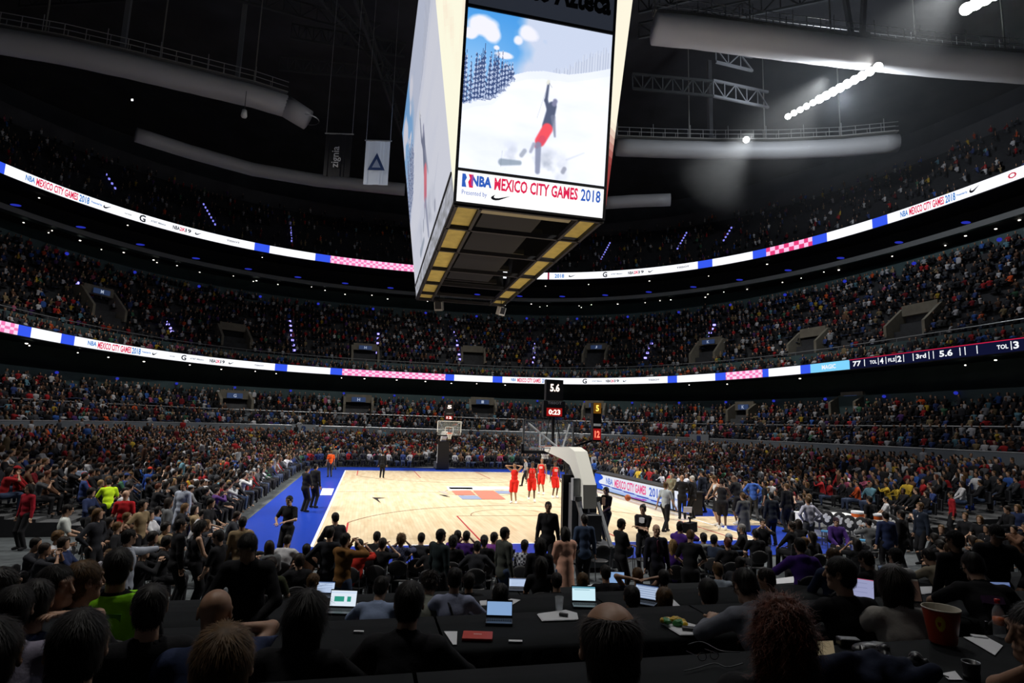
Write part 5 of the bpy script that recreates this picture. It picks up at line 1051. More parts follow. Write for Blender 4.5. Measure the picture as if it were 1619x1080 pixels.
camera(1400,1050,2.52,.9,.9,'black camera body lying behind the lens, bottom right'); camera(1450,1062,2.52,-.8,.8,'second black camera in the gear pile by the bucket')
r=empty('camera_lens',at(1537,1075,2.52),0,'upright black camera lens with bright ring at bottom right','lens'); MB().lathe([(0,0),(.036,0),(.038,.03),(.036,.035),(.040,.075),(.0405,.085),(.036,.086),(.033,.06),(0,.055)],n=30).build('barrel',m_blk,r,True); MB().lathe([(.037,.084),(.0405,.0885),(.041,.084)],n=30).build('front_ring',m_sil,r,True)
s=Sdf(); 
for i in range(9): s.cone((-.30+i*.07,g.uniform(-.05,.05),.02),(-.24+i*.07,g.uniform(-.08,.08),.05+g.uniform(0,.05)),.05,.04,.05)
V,F=s.mesh(.012,(40,.006)); r=empty('folded_jacket',at(1345,1072,2.52)+Vector((0,-.05,0)),-.3,'dark navy jacket lying on the front table before the camera gear','jacket'); mesh_np('cloth',V,F,[cloth((.012,.016,.035))],True,parent=r)
s=Sdf(); s.ell((0,0,.03),(.10,.06,.035),None,.03); s.ell((.08,.03,.03),(.06,.03,.03),None,.03); V,F=s.mesh(.01,(60,.004)); r=empty('camera_bag',at(1375,1036,2.52),-.2,'small soft black camera bag behind the cameras','bag'); mesh_np('cloth',V,F,[m_blk],True,parent=r)
# bench area: coolers, white table, printed chairs
m_or=mat('cooler_orange',(.75,.13,.02),.4); 
for u,v,l in ((1357,832,'left orange and white drinks cooler behind the bench'),(1386,836,'right orange and white drinks cooler behind the bench')):
    r=empty('drinks_cooler',at(u,v,.72),0,l,'cooler'); MB().lathe([(0,0),(.17,0),(.2,.40),(.2,.42)],n=20).build('tank',m_or,r,True); MB().lathe([(.19,.16),(.197,.17),(.2,.3),(.19,.31)],n=20).build('white_band',m_bw,r,True); MB().lathe([(.2,.42),(.21,.43),(.2,.50),(0,.51)],n=20).build('lid',m_pap,r,True); MB().box((0,-.2,.06),(.04,.06,.05)).build('tap',m_pap,r)
r=empty('cooler_table',at(1372,834,.72)-Vector((0,0,.72)),-.2,'plain table carrying the two drinks coolers','table'); MB().box((0,0,.70),(1.6,.7,.03)).build('tabletop',m_bw,r); 
for sx in (-1,1):
    for sy in (-1,1): MB().box((sx*.7,sy*.28,.345),(.04,.04,.68)).build('leg',m_rail,r)
r=empty('towel_table',at(1304,812,.95)-Vector((0,0,.75)),-.25,'white-topped bench table behind the white-shirted man','table'); MB().box((0,0,.74),(1.9,.7,.04)).build('tabletop',m_bw,r); MB().box((0,0,.37),(1.85,.62,.70)).build('skirt',m_bw,r)
m_cv=mat('cover_black',(.02,.02,.022),.7); m_cw=mat('cover_print',(.66,.67,.68),.7)
for i,(u,v) in enumerate(((1295,815),(1308,819),(1328,822),(1343,827),(1362,830),(1381,835),(1401,838),(1409,826))):
    p=at(u,v,.95); r=empty('bench_chair',(p.x,p.y,.03),-.95,'black team bench chair with round white print on its back','chair','team bench chairs with white prints'); s=Sdf(); s.ell((0,0,.92),(.22,.05,.26),None,.03); V,F=s.mesh(.03); mesh_np('backrest',V,F,[m_cv],True,parent=r); MB().box((0,.24,.46),(.46,.46,.07)).build('seat',m_cv,r)
    for sx in (-1,1):
        for sy in (0,1): MB().box((sx*.2,.05+.38*sy,.21),(.03,.03,.42)).build('leg',m_cleg,r)
    MB().box((0,0,.60),(.06,.03,.3)).build('back_post',m_cleg,r)
    pm=MB(); 
    for (cx_,cz_,rr_) in ((-.06,.97,.07),(.07,.95,.06),(0,.85,.075),(-.02,1.03,.05)): pm.lathe([(0,-.055),(rr_,-.05),(rr_,-.035)],(cx_,0,cz_),12,ax='Y')
    pm.build('round_print',m_cw,r)
m_lb=mat('towel_blue',(.10,.35,.62),.8)
rbox(1380,858,.5,(.75,.12,.06),-.9,'blue_barrier_pad','light blue bar in front of the bench chairs','pad',m_lb); rbox(1309,842,.5,(.4,.12,.06),-.9,'blue_barrier_pad','short light blue bar left of the purple hooded man','pad',m_lb)
# ------------------------------------------------------------------ people placed one by one
CROWN={}
def crown(pose):
    if pose not in CROWN: d=skel(pose); c=d['head']+d['Hm'][:,2]*.118; CROWN[pose]=c
    return CROWN[pose]
def put(u,v,zf,yaw,pose,hair,skin,top,bottom,label,lod='mid',scale=1.,group=None,ch=None,shoes=BLACK):
    c=crown(pose); p=at(u,v,zf+c[2]*scale); R=Matrix.Rotation(yaw,3,'Z')@Vector((c[0],c[1],0))*scale
    loc=(p.x-R.x,p.y-R.y,zf); o=person(loc,yaw,pose,hair,skin,top,bottom,shoes,lod,label,group,scale)
    if POSES[pose]['sit'] and ch is not False: 
        chair(loc,yaw,ch or 'black event chair under '+' '.join(label.split(',')[0].replace('person','figure').split()[:11]),None)
    OCC.append((loc[0],loc[1])); return o
OCC=[]
tr_=('trousers',BLACK); jn=('trousers',(.04,.06,.11)); gy=('trousers',(.05,.052,.056)); Y0=-.22
NAV=(.022,.032,.075); LBL=(.26,.33,.50); LAV=(.30,.29,.42); PUR=(.07,.025,.22); RED=(.42,.015,.02); ORG=(.80,.10,.015)
def plaid(name,c1,c2,sc):
    if name in _m: return _m[name]
    m=mat(name,c1,.85); nt=m.node_tree; b=nt.nodes['Principled BSDF']; tc=nt.nodes.new('ShaderNodeTexCoord'); k=nt.nodes.new('ShaderNodeTexChecker'); k.inputs['Scale'].default_value=sc; k.inputs['Color1'].default_value=(*c1,1); k.inputs['Color2'].default_value=(*c2,1); nt.links.new(tc.outputs['Object'],k.inputs['Vector']); nt.links.new(k.outputs['Color'],b.inputs['Base Color']); return m
# front row
put(965,950,1.78,Y0,'sit',('balding','dark'),1,('jacket',BLACK,DARK),tr_,'balding dark-haired man seen from behind, nearest at bottom centre','near',1.07)
put(357,985,1.78,.15,'sit',('short','brown'),0,('tee',DARK),tr_,'brown-haired person seen from behind, nearest at bottom left of centre','near')
put(130,962,1.78,.32,'sit_table',('short','black'),0,('hoodie',DARK),tr_,'large black-haired head and dark hood, nearest at bottom left','near')
put(1235,945,1.78,-.5,'sit',('longcurl','red'),0,('shirt',BLACK),tr_,'woman with long curly reddish-brown hair, nearest right of centre','near')
put(1632,952,1.78,Y0+.5,'sit_chin',('short','black'),1,('tee',BLACK),tr_,'dark-haired person at the right edge with raised hand beside bottle','near')
put(-8,975,1.78,.3,'sit_table',('short','black'),1,('shirt',BLACK),tr_,'dark-clothed person cut by the left edge, hands on table','near')
# second row
put(345,930,1.52,.05,'sit_neck',('bald','black'),1,('jacket',NAV,NAV),tr_,'bald man in navy jacket seen from behind with one hand at his cheek','near')
put(650,918,1.52,Y0,'sit_table',('short','black'),0,('jacket',BLACK,GREY),tr_,'dark-haired man in black coat with grey collar, centre left','near')
put(490,932,1.52,Y0,'sit_table',('long','black'),0,('shirt',BLACK),tr_,'woman with long black hair and bare forearm behind the dark table','near')
put(1118,914,.86,Y0-.1,'sit_table',('short','black'),0,('shirt',(.30,.24,.14)),tr_,'dark-haired person in tan top partly behind grey blazer','near',1.10)
put(1170,900,1.52,Y0+.15,'sit_hunch',('short','black'),0,('jacket',(.17,.18,.215),(.4,.42,.5)),tr_,'dark-haired man in grey blazer leaning on the table','near')
put(1325,880,1.52,Y0+.1,'sit_side',('short','black'),0,('shirt',BLACK),tr_,'man in black sweater with face turned left in profile','near')
put(1408,893,1.52,-.35,'sit_table',('long','dark'),0,('shirt',(.38,.36,.33)),tr_,'woman with long straight dark hair and pale striped shirt','near')
o=put(1532,875,1.52,-.5,'sit_hunch',('short','black'),0,('tee',BLACK),tr_,'broad man in black tee with purple print, right','near')
put(241,922,1.52,.25,'sit',('short','black'),0,('jacket',BLACK,GREY),tr_,'dark-haired person in black with white collar below the lime vest','mid')
put(137,886,1.52,-.75,'sit',('short','brown'),0,('jacket',BLACK,WHITE),tr_,'man in black suit and white collar seen from behind at left','near')
put(93,893,1.52,-1.9,'sit',('short','black'),0,('shirt',(.22,.23,.26)),tr_,'young man in grey and white jacket glancing over his shoulder','near')
put(190,866,1.52,.2,'sit',('short','black'),1,('vest',(.28,.72,.02)),tr_,'man in lime green vest over black sleeves','near')
put(28,925,1.52,.3,'sit_table',('short','black'),0,('tee',(.25,.23,.30)),tr_,'person in pale lavender print shirt at the left edge','near')
put(62,915,1.52,.25,'sit_neck',('short','black'),0,('shirt',(.02,.03,.08)),tr_,'person with one arm raised beside the lavender print shirt')
put(6,896,1.52,Y0-.2,'sit_headhold',('short','black'),0,('shirt',NAV),tr_,'navy-clothed person at the left edge with one arm stretched')
# third row and left standers
put(390,848,.86,math.pi-.1,'look_down',('short','black'),0,('jacket',BLACK,BLACK),tr_,'large man in black bending his face down toward the camera','near',1.04)
put(605,912,.86,Y0,'sit_hunch',('short','black'),0,('shirt',LBL),tr_,'hunched person in light blue shirt beside the green-box laptop')
put(683,905,.86,Y0-.1,'sit_hunch',('curly','dark'),0,('shirt',(.25,.26,.22)),tr_,'curly dark-haired person in grey-beige sweater behind black coat man')
o=put(720,897,.86,Y0,'sit_table',('short','black'),0,('shirt',(.32,.35,.50)),tr_,'man in light blue-lilac shirt with dark strap across the back')
put(792,922,.86,Y0,'sit_table',('short','black'),0,('tee',BLACK),tr_,'round dark head in front of the folded white sheets')
put(998,925,.86,Y0,'sit_table',('short','black'),0,('tee',BLACK),tr_,'dark-haired person just right of the balding head')
put(1050,928,.86,Y0-.1,'sit',('short','brown'),0,('tee',BLACK),tr_,'brown-haired person right of the angled white laptop')
put(1207,898,.86,Y0+.9,'sit_table',('short','dark'),0,('jacket',BLACK,BLACK),tr_,'close-cropped man in profile left above the curly-haired woman')
put(1263,850,.86,Y0-.1,'sit_table',('short','black'),0,('hoodie',PUR),tr_,'person in dark purple hoodie behind the black sweater man')
put(1316,866,.86,Y0,'sit',('short','brown'),0,('hoodie',NAV),tr_,'brown-haired head above the black sweater man')
put(1366,870,.86,Y0+.4,'sit_table',('cap',BLACK),0,('jacket',BLACK,BLACK),tr_,'man in black cap and jacket above the long-haired woman')
put(1415,866,.86,Y0,'sit',('cap',BLACK),0,('hoodie',(.45,.45,.46)),tr_,'person in black cap with white hood down')
put(1462,868,.86,Y0+.1,'sit_hunch',('short','black'),0,('shirt',(.30,.26,.19)),tr_,'man in beige sweater reaching left to his laptop')
put(1500,858,.86,Y0+.5,'sit_table',('short','brown'),0,('shirt',plaid('plaid_black_white',(.02,.02,.022),(.42,.42,.44),45)),tr_,'person in black and white checked shirt right of beige sweater')
put(1577,832,.86,math.pi*.8,'look_down',('cap',BLACK),1,('jacket',BLACK,BLACK),tr_,'tall dark figure in cap standing at the right edge','mid',1.03)
put(1508,838,.86,Y0,'stand2',('cap',BLACK),1,('jacket',BLACK,BLACK),tr_,'dark figure in black cap behind the checked shirt')
put(206,836,.3,-1.25,'reach',('short','black'),0,('hoodie',(.42,.45,.52)),tr_,'person in white hooded jacket pointing with outstretched arm')
put(172,868,.0,2.8,'sit',('short','brown'),0,('tee',(.34,.33,.38)),tr_,'laughing child in pale patterned shirt behind the lime vest',scale=.86)
put(287,820,.0,-1.1,'stand',('short','black'),1,('jacket',BLACK,(.3,.34,.3)),tr_,'man in black jacket and lanyard facing right')
put(322,822,.0,-1.2,'clasp',('long','black'),0,('tank',BLACK),tr_,'woman with bare arms in black top hands together')
put(343,838,.0,1.3,'clasp',('short','black'),0,('tee',BLACK),tr_,'person in black facing the bare-armed woman')
put(111,797,.0,-1.15,'hold',('short','black'),0,('tee',(.52,.55,.52)),tr_,'man in white polo shirt standing on the grey floor at left',scale=1.02)
put(47,765,.0,2.6,'stand',('long','black'),0,('shirt',(.25,.01,.02)),tr_,'woman in dark red sweater standing at far left')
put(98,742,.03,-.8,'sit_reach',('short','black'),0,('shirt',(.55,.56,.60)),tr_,'man in white shirt bending between the seats at left')
put(129,733,.03,.1,'hips',('short','black'),0,('shirt',(.30,.36,.48)),tr_,'man in light blue shirt standing with his back to us at left')
put(172,757,.03,.6,'look_down',('short','black'),0,('tee',(.55,.80,.02)),tr_,'steward bending in bright lime top')
put(200,775,.03,.1,'stand',('bald','black'),0,('tee',RED),tr_,'bald man in bright red tee seen from behind at left')
put(238,738,.03,-.5,'stand2',('cap',(.6,.05,.02)),0,('shirt',(.02,.06,.28)),tr_,'person in royal blue jacket and orange cap')
put(291,762,.03,2.8,'stand',('short','black'),1,('hoodie',(.30,.33,.40)),('trousers',(.3,.33,.4)),'man in pale grey tracksuit facing the camera')
put(148,800,.0,-.8,'sit',('short','black'),0,('jacket',BLACK,WHITE),tr_,'seated man in black suit with white shirt right of the polo man')
put(182,800,.0,-.9,'sit',('short','black'),0,('jacket',DARK,WHITE),tr_,'seated man in dark suit behind the pointing arm')
put(252,800,.0,-.9,'sit_clap',('short','black'),0,('shirt',(.10,.14,.24)),tr_,'person in slate blue shirt clapping')
put(228,790,.0,-1.0,'sit_back',('short','brown'),0,('tee',GREY),tr_,'person in grey tee leaning back behind white hooded jacket')
# around the court, left side
put(488,737,.03,-.9,'clasp',('short','black'),1,('jacket',BLACK,BLACK),tr_,'left one of two men in black suits standing on the blue apron',scale=1.05)
put(500,733,.03,-.6,'stand',('short','black'),1,('jacket',BLACK,BLACK),tr_,'right one of two men in black suits standing on the blue apron',scale=1.06)
put(457,784,.0,2.7,'hold',('short','black'),0,('tee',BLACK),tr_,'person in black carrying a popcorn box at the apron corner')
put(531,706,.03,.3,'stand',('cap',ORG),0,('tee',(.16,.17,.14)),gy,'steward with orange cap at the far end of the blue apron')
put(524,712,.03,.3,'stand',('short','brown'),0,('tee',ORG),gy,'steward in orange vest at the far left court corner')
put(606,714,.03,-.2,'stand',('short','black'),0,('jacket',BLACK,BLACK),tr_,'person in black standing on the far baseline')
# baseline rows
put(547,842,.0,-.75,'camup',('short','black'),0,('hoodie',(.16,.075,.022)),jn,'photographer in orange-brown jacket with grey hood')
put(569,852,.0,-.5,'sit_cam',('short','black'),0,('shirt',(.5,.03,.02)),tr_,'photographer in bright red jacket')
put(597,840,.0,Y0,'sit_table',('short','black'),0,('jacket',BLACK,BLACK),tr_,'broad dark back with short hair on the baseline')
put(606,850,.0,Y0-.2,'sit_cam',('short','dark'),0,('tee',BLACK),tr_,'dark photographer half hidden behind the broad dark back')
put(635,844,.0,Y0,'sit_cam',('curly','brown'),0,('shirt',plaid('plaid_navy',(.02,.025,.07),(.08,.09,.16),30)),tr_,'photographer in navy checked jacket')
put(667,842,.0,Y0,'sit_table',('short','black'),0,('tee',DARK),tr_,'dark-haired photographer in black with round head')
put(685,856,.0,Y0,'sit_table',('short','black'),0,('tee',BLACK),tr_,'low black figure left of the dark suit man')
put(698,836,.0,-1.0,'stand',('short','black'),1,('jacket',(.012,.02,.022),(.3,.32,.36)),tr_,'man in dark green-black suit standing in profile')
put(717,847,.0,Y0,'sit',('curly','black'),0,('tee',BLACK),tr_,'curly dark head right of the dark suit man')
put(724,838,.0,Y0,'sit_cam',('short','black'),0,('tee',PUR),tr_,'purple-shirted photographer with raised arms, left of a pair')
put(738,839,.0,Y0,'sit_cam',('short','black'),0,('tee',(.06,.02,.17)),tr_,'purple-shirted photographer, right of a pair')
put(755,855,.0,Y0,'sit_table',('short','black'),0,('jacket',DARK,BLACK),tr_,'low dark jacket figure right of the purple pair')
put(766,846,.0,Y0,'sit',('pony','black'),0,('tee',BLACK),tr_,'dark head with tied hair near the grey-green suit')
put(782,841,.0,-.8,'sit',('short','black'),0,('tee',(.20,.05,.28)),tr_,'person in violet top with pink collar')
put(799,833,.0,-1.2,'stand',('short','black'),0,('jacket',(.055,.06,.052),(.05,.08,.07)),jn,'man in grey-green suit jacket and jeans standing in profile')
put(830,853,.0,Y0-.3,'sit',('short','black'),1,('shirt',plaid('stripe_white',(.05,.05,.07),(.52,.54,.60),18)),tr_,'seated child in white and black striped jacket')
put(867,793,.02,2.8,'stand',('short','black'),1,('jacket',BLACK,DARK),tr_,'tall man in black suit standing left of the basket base',scale=1.06)
put(854,850,.0,Y0,'stand',('long','black'),1,('jacket',BLACK,BLACK),tr_,'woman with long black hair beside the salmon coat')
put(892,833,.0,.1,'clasp',('long','black'),0,('coat',(.66,.36,.26)),('trousers',(.05,.08,.14)),'woman with long black hair in salmon pink coat')
put(924,813,.0,-.1,'stand',('short','black'),1,('jacket',(.035,.055,.10),(.5,.5,.55)),tr_,'man in navy blue suit seen from behind')
put(957,770,.0,1.9,'clasp',('short','black'),1,('tee',BLACK),tr_,'tall man in black tee with printed figure right of the basket base',scale=1.04)
put(984,820,.0,-1.4,'cross',('short','black'),0,('tee',BLACK),tr_,'man in black tee with folded arms facing right')
put(1016,798,.0,2.4,'cross',('bun','black'),0,('tee',BLACK),tr_,'person in black tee with white print and rolled hair, arms folded')
o=put(1038,829,.0,3.0,'stand',('bald','black'),0,('jacket',(.014,.014,.022),WHITE),tr_,'bald man in dark suit and patterned tie facing the camera')
put(1064,853,.0,Y0,'sit',('long','blond'),0,('tee',PUR),tr_,'blonde person in purple beside the bald man')
put(1076,824,.0,-.9,'camup',('short','black'),0,('shirt',PUR),tr_,'videographer in purple shirt with shoulder camera')
put(1092,838,.0,-.6,'look_down',('short','brown'),0,('tee',BLACK),tr_,'dark operator beside the shoulder camera')
put(1112,842,.0,Y0,'sit',('short','black'),1,('hoodie',(.22,.23,.22)),tr_,'child in pale grey hood on the baseline')
put(1129,845,.0,-.7,'sit_reach',('short','black'),0,('shirt',(.025,.035,.06)),jn,'man in navy sweater and jeans stretching his arm right')
put(1150,850,.0,Y0,'sit',('short','red'),0,('tee',BLACK),tr_,'reddish-haired low head right of the stretching man')
put(1152,843,.0,Y0,'sit',('cap',(.5,.5,.5)),0,('tee',BLACK),tr_,'low figure in pale cap near the court edge')
put(1172,828,.0,.9,'sit',('short','grey'),0,('jacket',BLACK,BLACK),tr_,'grey-haired man in black seated at the court edge')
put(1194,836,.0,Y0,'sit',('short','black'),0,('tee',BLACK),tr_,'dark seated figure right of the grey-haired man')
put(1206,820,.0,2.6,'sit_cam',('short','black'),0,('shirt',BLACK),tr_,'dark figure holding a camera near the team bench')
# fourth row
put(856,880,.30,Y0,'sit',('long','black'),1,('tee',BLACK),tr_,'long-haired dark head below the standing black suit')
put(880,905,.30,Y0,'sit_table',('short','black'),0,('tee',BLACK),tr_,'low dark head under the salmon coat')
put(921,905,.30,Y0,'sit_table',('short','brown'),0,('tee',BLACK),tr_,'brown-haired head left of the blue screen laptop')
put(957,893,.30,Y0,'sit_table',('short','black'),0,('tee',BLACK),tr_,'dark head in front of the far blue laptop')
put(1008,897,.30,Y0,'sit_headhold',('short','brown'),0,('tee',(.02,.04,.08)),tr_,'person with hands behind the head in the fourth row')
put(1049,900,.30,Y0,'sit',('short','black'),0,('tee',DARK),tr_,'dark head between bald man and brown hair')
put(1134,889,.30,Y0-.1,'sit_table',('short','brown'),0,('shirt',(.36,.42,.50)),tr_,'small brown head with pale blue shirt behind grey blazer man')
put(1172,880,.30,Y0-.9,'sit_table',('short','black'),0,('jacket',DARK,WHITE),tr_,'dark-haired person in black and white jacket facing right')
put(430,880,.30,Y0,'sit',('short','dark'),0,('tee',(.035,.04,.02)),tr_,'person in dark olive cap and top left of the chairs')
put(497,906,.30,Y0,'sit_table',('short','brown'),0,('tee',BLACK),tr_,'low brown head left of the green-box laptop')
put(742,905,.30,Y0,'sit',('short','black'),0,('tee',BLACK),tr_,'low dark head right of the strap shirt')
# players, referees, coaches
TK=dict(shoes=(.75,.73,.70))
RJ=('tank',(.62,.02,.015)); RS=('shorts',(.62,.02,.012))
put(814,731,.03,2.6,'heads',('short','black'),1,RJ,RS,'basketball player in red kit with hands raised to head, leftmost of four',scale=1.12,**TK)
put(842,729,.03,3.0,'walk',('short','black'),3,RJ,RS,'basketball player in red kit in dark tights, second from left',scale=1.14,**TK)
put(857,724,.03,2.5,'stand2',('short','brown'),1,RJ,RS,'basketball player in red kit, third from left and furthest back',scale=1.14,**TK)
put(878,728,.03,3.3,'stand',('short','black'),3,RJ,RS,'basketball player in red kit, rightmost of the four',scale=1.12,**TK)
put(831,724,.03,1.2,'walk',('short','black'),0,('tee',(.22,.22,.23)),tr_,'referee in grey shirt between the red players')
put(868,704,.03,3.0,'stand',('short','black'),3,('jacket',(.55,.03,.02),BLACK),tr_,'substitute in bright red warm-up jacket behind the players')
put(850,706,.03,3.2,'stand',('short','black'),3,('jacket',(.55,.03,.02),WHITE),tr_,'person in red jacket with white front behind the players')
put(897,722,.03,2.9,'stand',('short','blond'),0,('jacket',BLACK,WHITE),tr_,'fair-haired man in black suit and white shirt near the stanchion')
put(907,735,.03,2.9,'clasp',('short','brown'),0,('jacket',DARK,GREY),tr_,'man in dark clothes right beside the black basket pad')
put(1053,762,.03,-1.1,'walk',('short','brown'),0,('tee',(.34,.37,.38)),tr_,'referee in grey shirt striding near the scorers table',scale=1.04)
put(1061,748,.03,2.4,'clasp',('short','grey'),0,('jacket',(.20,.18,.12),(.2,.35,.25)),gy,'older man in tan jacket and green tie behind the referee')
put(1078,751,.03,-.4,'hold',('bald','black'),1,('jacket',BLACK,BLACK),tr_,'bald coach in black holding a white clipboard',scale=1.06)
put(1094,752,.03,.5,'stand',('short','white'),0,('jacket',BLACK,BLACK),tr_,'white-haired man in black suit in the coaches huddle',scale=1.04)
put(1110,744,.03,.4,'stand2',('short','black'),1,('jacket',(.014,.018,.03),BLACK),tr_,'tall man in dark navy suit in the huddle',scale=1.1)
put(1126,752,.03,1.5,'look_down',('short','brown'),0,('tank',(.55,.56,.58)),('shorts',BLACK),'basketball player in white and black kit looking down',scale=1.16,**TK)
put(1141,757,.03,-.6,'look_down',('short','black'),3,('tank',BLACK),('shorts',BLACK),'basketball player in black kit bending in the huddle',scale=1.12,**TK)
put(1158,752,.03,.3,'look_down',('bald','black'),3,('jacket',BLACK,WHITE),('shorts',BLACK),'player in black warm-up top with white collar',scale=1.14,**TK)
put(1173,779,.03,.1,'clasp',('short','brown'),0,('coat',(.085,.087,.09)),tr_,'man in long grey coat with back to the camera at the bench')
put(1190,754,.03,-.4,'hips',('short','black'),0,('hoodie',(.05,.12,.42)),gy,'tall man in bright blue hoodie and grey trousers',scale=1.05)
put(1219,778,.03,-.2,'stand',('short','black'),0,('jacket',(.016,.02,.028),BLACK),tr_,'man in dark hooded jacket right of the blue hoodie')
put(1243,764,.03,.1,'stand',('short','brown'),0,('jacket',BLACK,BLACK),tr_,'tall man in black suit left of the white-shirted man',scale=1.05)
put(1208,760,.03,1.0,'stand2',('short','black'),1,('tee',BLACK),tr_,'dark figure behind the man in dark hooded jacket')
put(1277,785,.03,-.1,'hips',('short','brown'),0,('shirt',(.46,.46,.56)),gy,'man in pale lilac shirt and grey trousers standing at the bench')
put(1322,818,.0,2.8,'sit',('cap',(.04,.02,.03)),0,('hoodie',(.05,.02,.14)),tr_,'seated person in purple hoodie and dark hat facing us')
put(1374,784,.03,.1,'stand',('short','black'),1,('tee',BLACK),tr_,'man in black tee standing between the two coolers')
put(1454,794,.0,1.4,'stand',('short','brown'),0,('jacket',(.014,.02,.034),(.6,.6,.65)),tr_,'man in dark suit with white shirt facing left right of the bench',scale=1.05)
put(1424,806,.0,.3,'stand',('short','black'),1,('jacket',BLACK,BLACK),tr_,'bulky man in black with back to us right of the bench')
put(1503,777,.03,.9,'stand',('short','dark'),1,('shirt',(.30,.015,.02)),tr_,'man in dark red sweater standing in the right stand')
put(1533,784,.03,.9,'sit',('cap',(.42,.36,.26)),0,('tee',(.02,.06,.40)),tr_,'person in beige cap and royal blue basketball top')
put(1440,775,.03,1.1,'sit',('short','black'),0,('tee',(.02,.04,.25)),tr_,'person in deep blue top left of the dark suit man')
put(1400,785,.03,.9,'sit',('short','black'),0,('tee',(.55,.55,.57)),tr_,'person in plain white tee behind the coolers')
put(1345,760,.03,.9,'sit',('short','black'),0,('jacket',BLACK,WHITE),tr_,'person in black jacket and white front above the white table')
xr_=random.Random(21)
def cluster(n,x0,x1,y0,y1,yaw,where,stand=.25):
    k=0; t=0
    while k<n and t<4000:
        t+=1; x,y=xr_.uniform(x0,x1),xr_.uniform(y0,y1)
        if min((x-a)**2+(y-b)**2 for a,b in OCC)<.36: continue
        OCC.append((x,y)); k+=1; st=xr_.random()<stand; ps=xr_.choice(['stand','stand2','clasp','hold','hips'] if st else ['sit','sit_back','sit_turn','sit_clap','sit_table','sit_cam']); cn,cc=xr_.choice([('black',BLACK)]*6+[('charcoal',DARK)]*3+[('grey',GREY)]*2+[('white',(.45,.45,.47)),('navy',(.02,.03,.08)),('brown',(.10,.05,.03)),('tan',(.22,.16,.09))])
        hk=xr_.choice(['short','short','long','curly']); hc=xr_.choice(['black','black','dark','brown']); kd=xr_.choice(['tee','shirt','hoodie','jacket'])
        pw={'stand':'standing straight','stand2':'standing relaxed','clasp':'hands joined','hold':'hands raised','hips':'hands on hips','sit':'upright','sit_back':'leaning back','sit_turn':'turned sideways','sit_clap':'clapping','sit_table':'leaning forward','sit_cam':'hands at face'}[ps]
        q=proj((x,y,.8))[0]; part='near end' if y<(y0+y1)/2 else 'far end'; z=0. if x>-9e9 else 0
        person((x,y,0),yaw+xr_.uniform(-.4,.4),ps,(hk,hc),xr_.choice([0,0,1,2]),(kd,cc),tr_,BLACK,'low','%s %s, %s %s hair, %s, %s of %s'%(cn,kd,hk,{'dark':'brown-black'}.get(hc,hc),pw,part,where),'people on the floor beside the court')
        if not st: chair((x,y,0),yaw,'black chair on the floor under seated people, '+where,'floor chairs')
cluster(22,-12.4,-9.6,-20.8,-14.6,-math.pi/2,'left floor corner')
cluster(3,-13.5,-12.4,-15.4,-13.0,-math.pi/2,'far left floor edge',.5)
cluster(13,9.6,15.5,-20.5,-16.6,math.pi/2,'right floor corner',.2)
cluster(12,3.0,9.0,-21.8,-17.6,0,'right baseline rows',.1)
cluster(8,-9.5,-6.4,-21.8,-19.5,0,'left baseline rows',.3)
def chestmark(o,pose,w,h,m,nm='shirt_print',back=False,dz=0):
    d=skel(pose); T=d['T']; c=d['chest']+T[:,2]*dz+T[:,1]*(.128 if not back else -.13); R=T; mb=MB(); q=[]
    for sx,sz in ((-1,-1),(1,-1),(1,1),(-1,1),(0,1.25),(0,-1.3)): q.append(tuple(c+R[:,0]*sx*w/2+R[:,2]*sz*h/2))
    q2=[tuple(np.array(p)-R[:,1]*.03*(1 if not back else -1)) for p in q]; o_=[0,5,1,2,4,3]; mb.add([q[i] for i in o_]+[q2[i] for i in o_],[(0,1,2,3,4,5),(11,10,9,8,7,6)]+[(i,(i+1)%6,(i+1)%6+6,i+6) for i in range(6)]); mb.build(nm,m,o)
for o_ in [x for x in COL.objects if x.get('category')=='person' and x.get('label')]:
    l=o_['label']
    if 'printed figure' in l: chestmark(o_,'clasp',.16,.22,mat('print_tan',(.30,.20,.12),.7))
    elif 'black tee with white print' in l: chestmark(o_,'cross',.14,.12,m_pap,dz=.06)
    elif 'patterned tie' in l: chestmark(o_,'stand',.05,.22,mat('tie_purple',(.12,.03,.06),.6),'tie',dz=.02)
    elif 'dark strap' in l:
        d=skel('sit_table'); T=d['T']; MB().tube([tuple(d['sl']+T[:,2]*.06+T[:,0]*.08),tuple(d['chest']-T[:,1]*.135-T[:,0]*.02+T[:,2]*.06),tuple(d['belly']-T[:,1]*.13+T[:,0]*.08),tuple(d['hip']-T[:,1]*.05+T[:,0]*.16)],.012,6).build('strap',m_blk,o_)
    elif 'purple print' in l: chestmark(o_,'sit_hunch',.16,.06,mat('print_purple',(.06,.02,.07),.7),back=True)
    elif 'lime green vest' in l: chestmark(o_,'sit',.13,.05,mat('print_green',(.08,.28,.02),.7),back=True,dz=.06)
    elif 'red kit' in l and 'raised' not in l: chestmark(o_,'stand',.16,.10,mat('print_jersey',(.75,.45,.42),.7),'jersey_lettering')
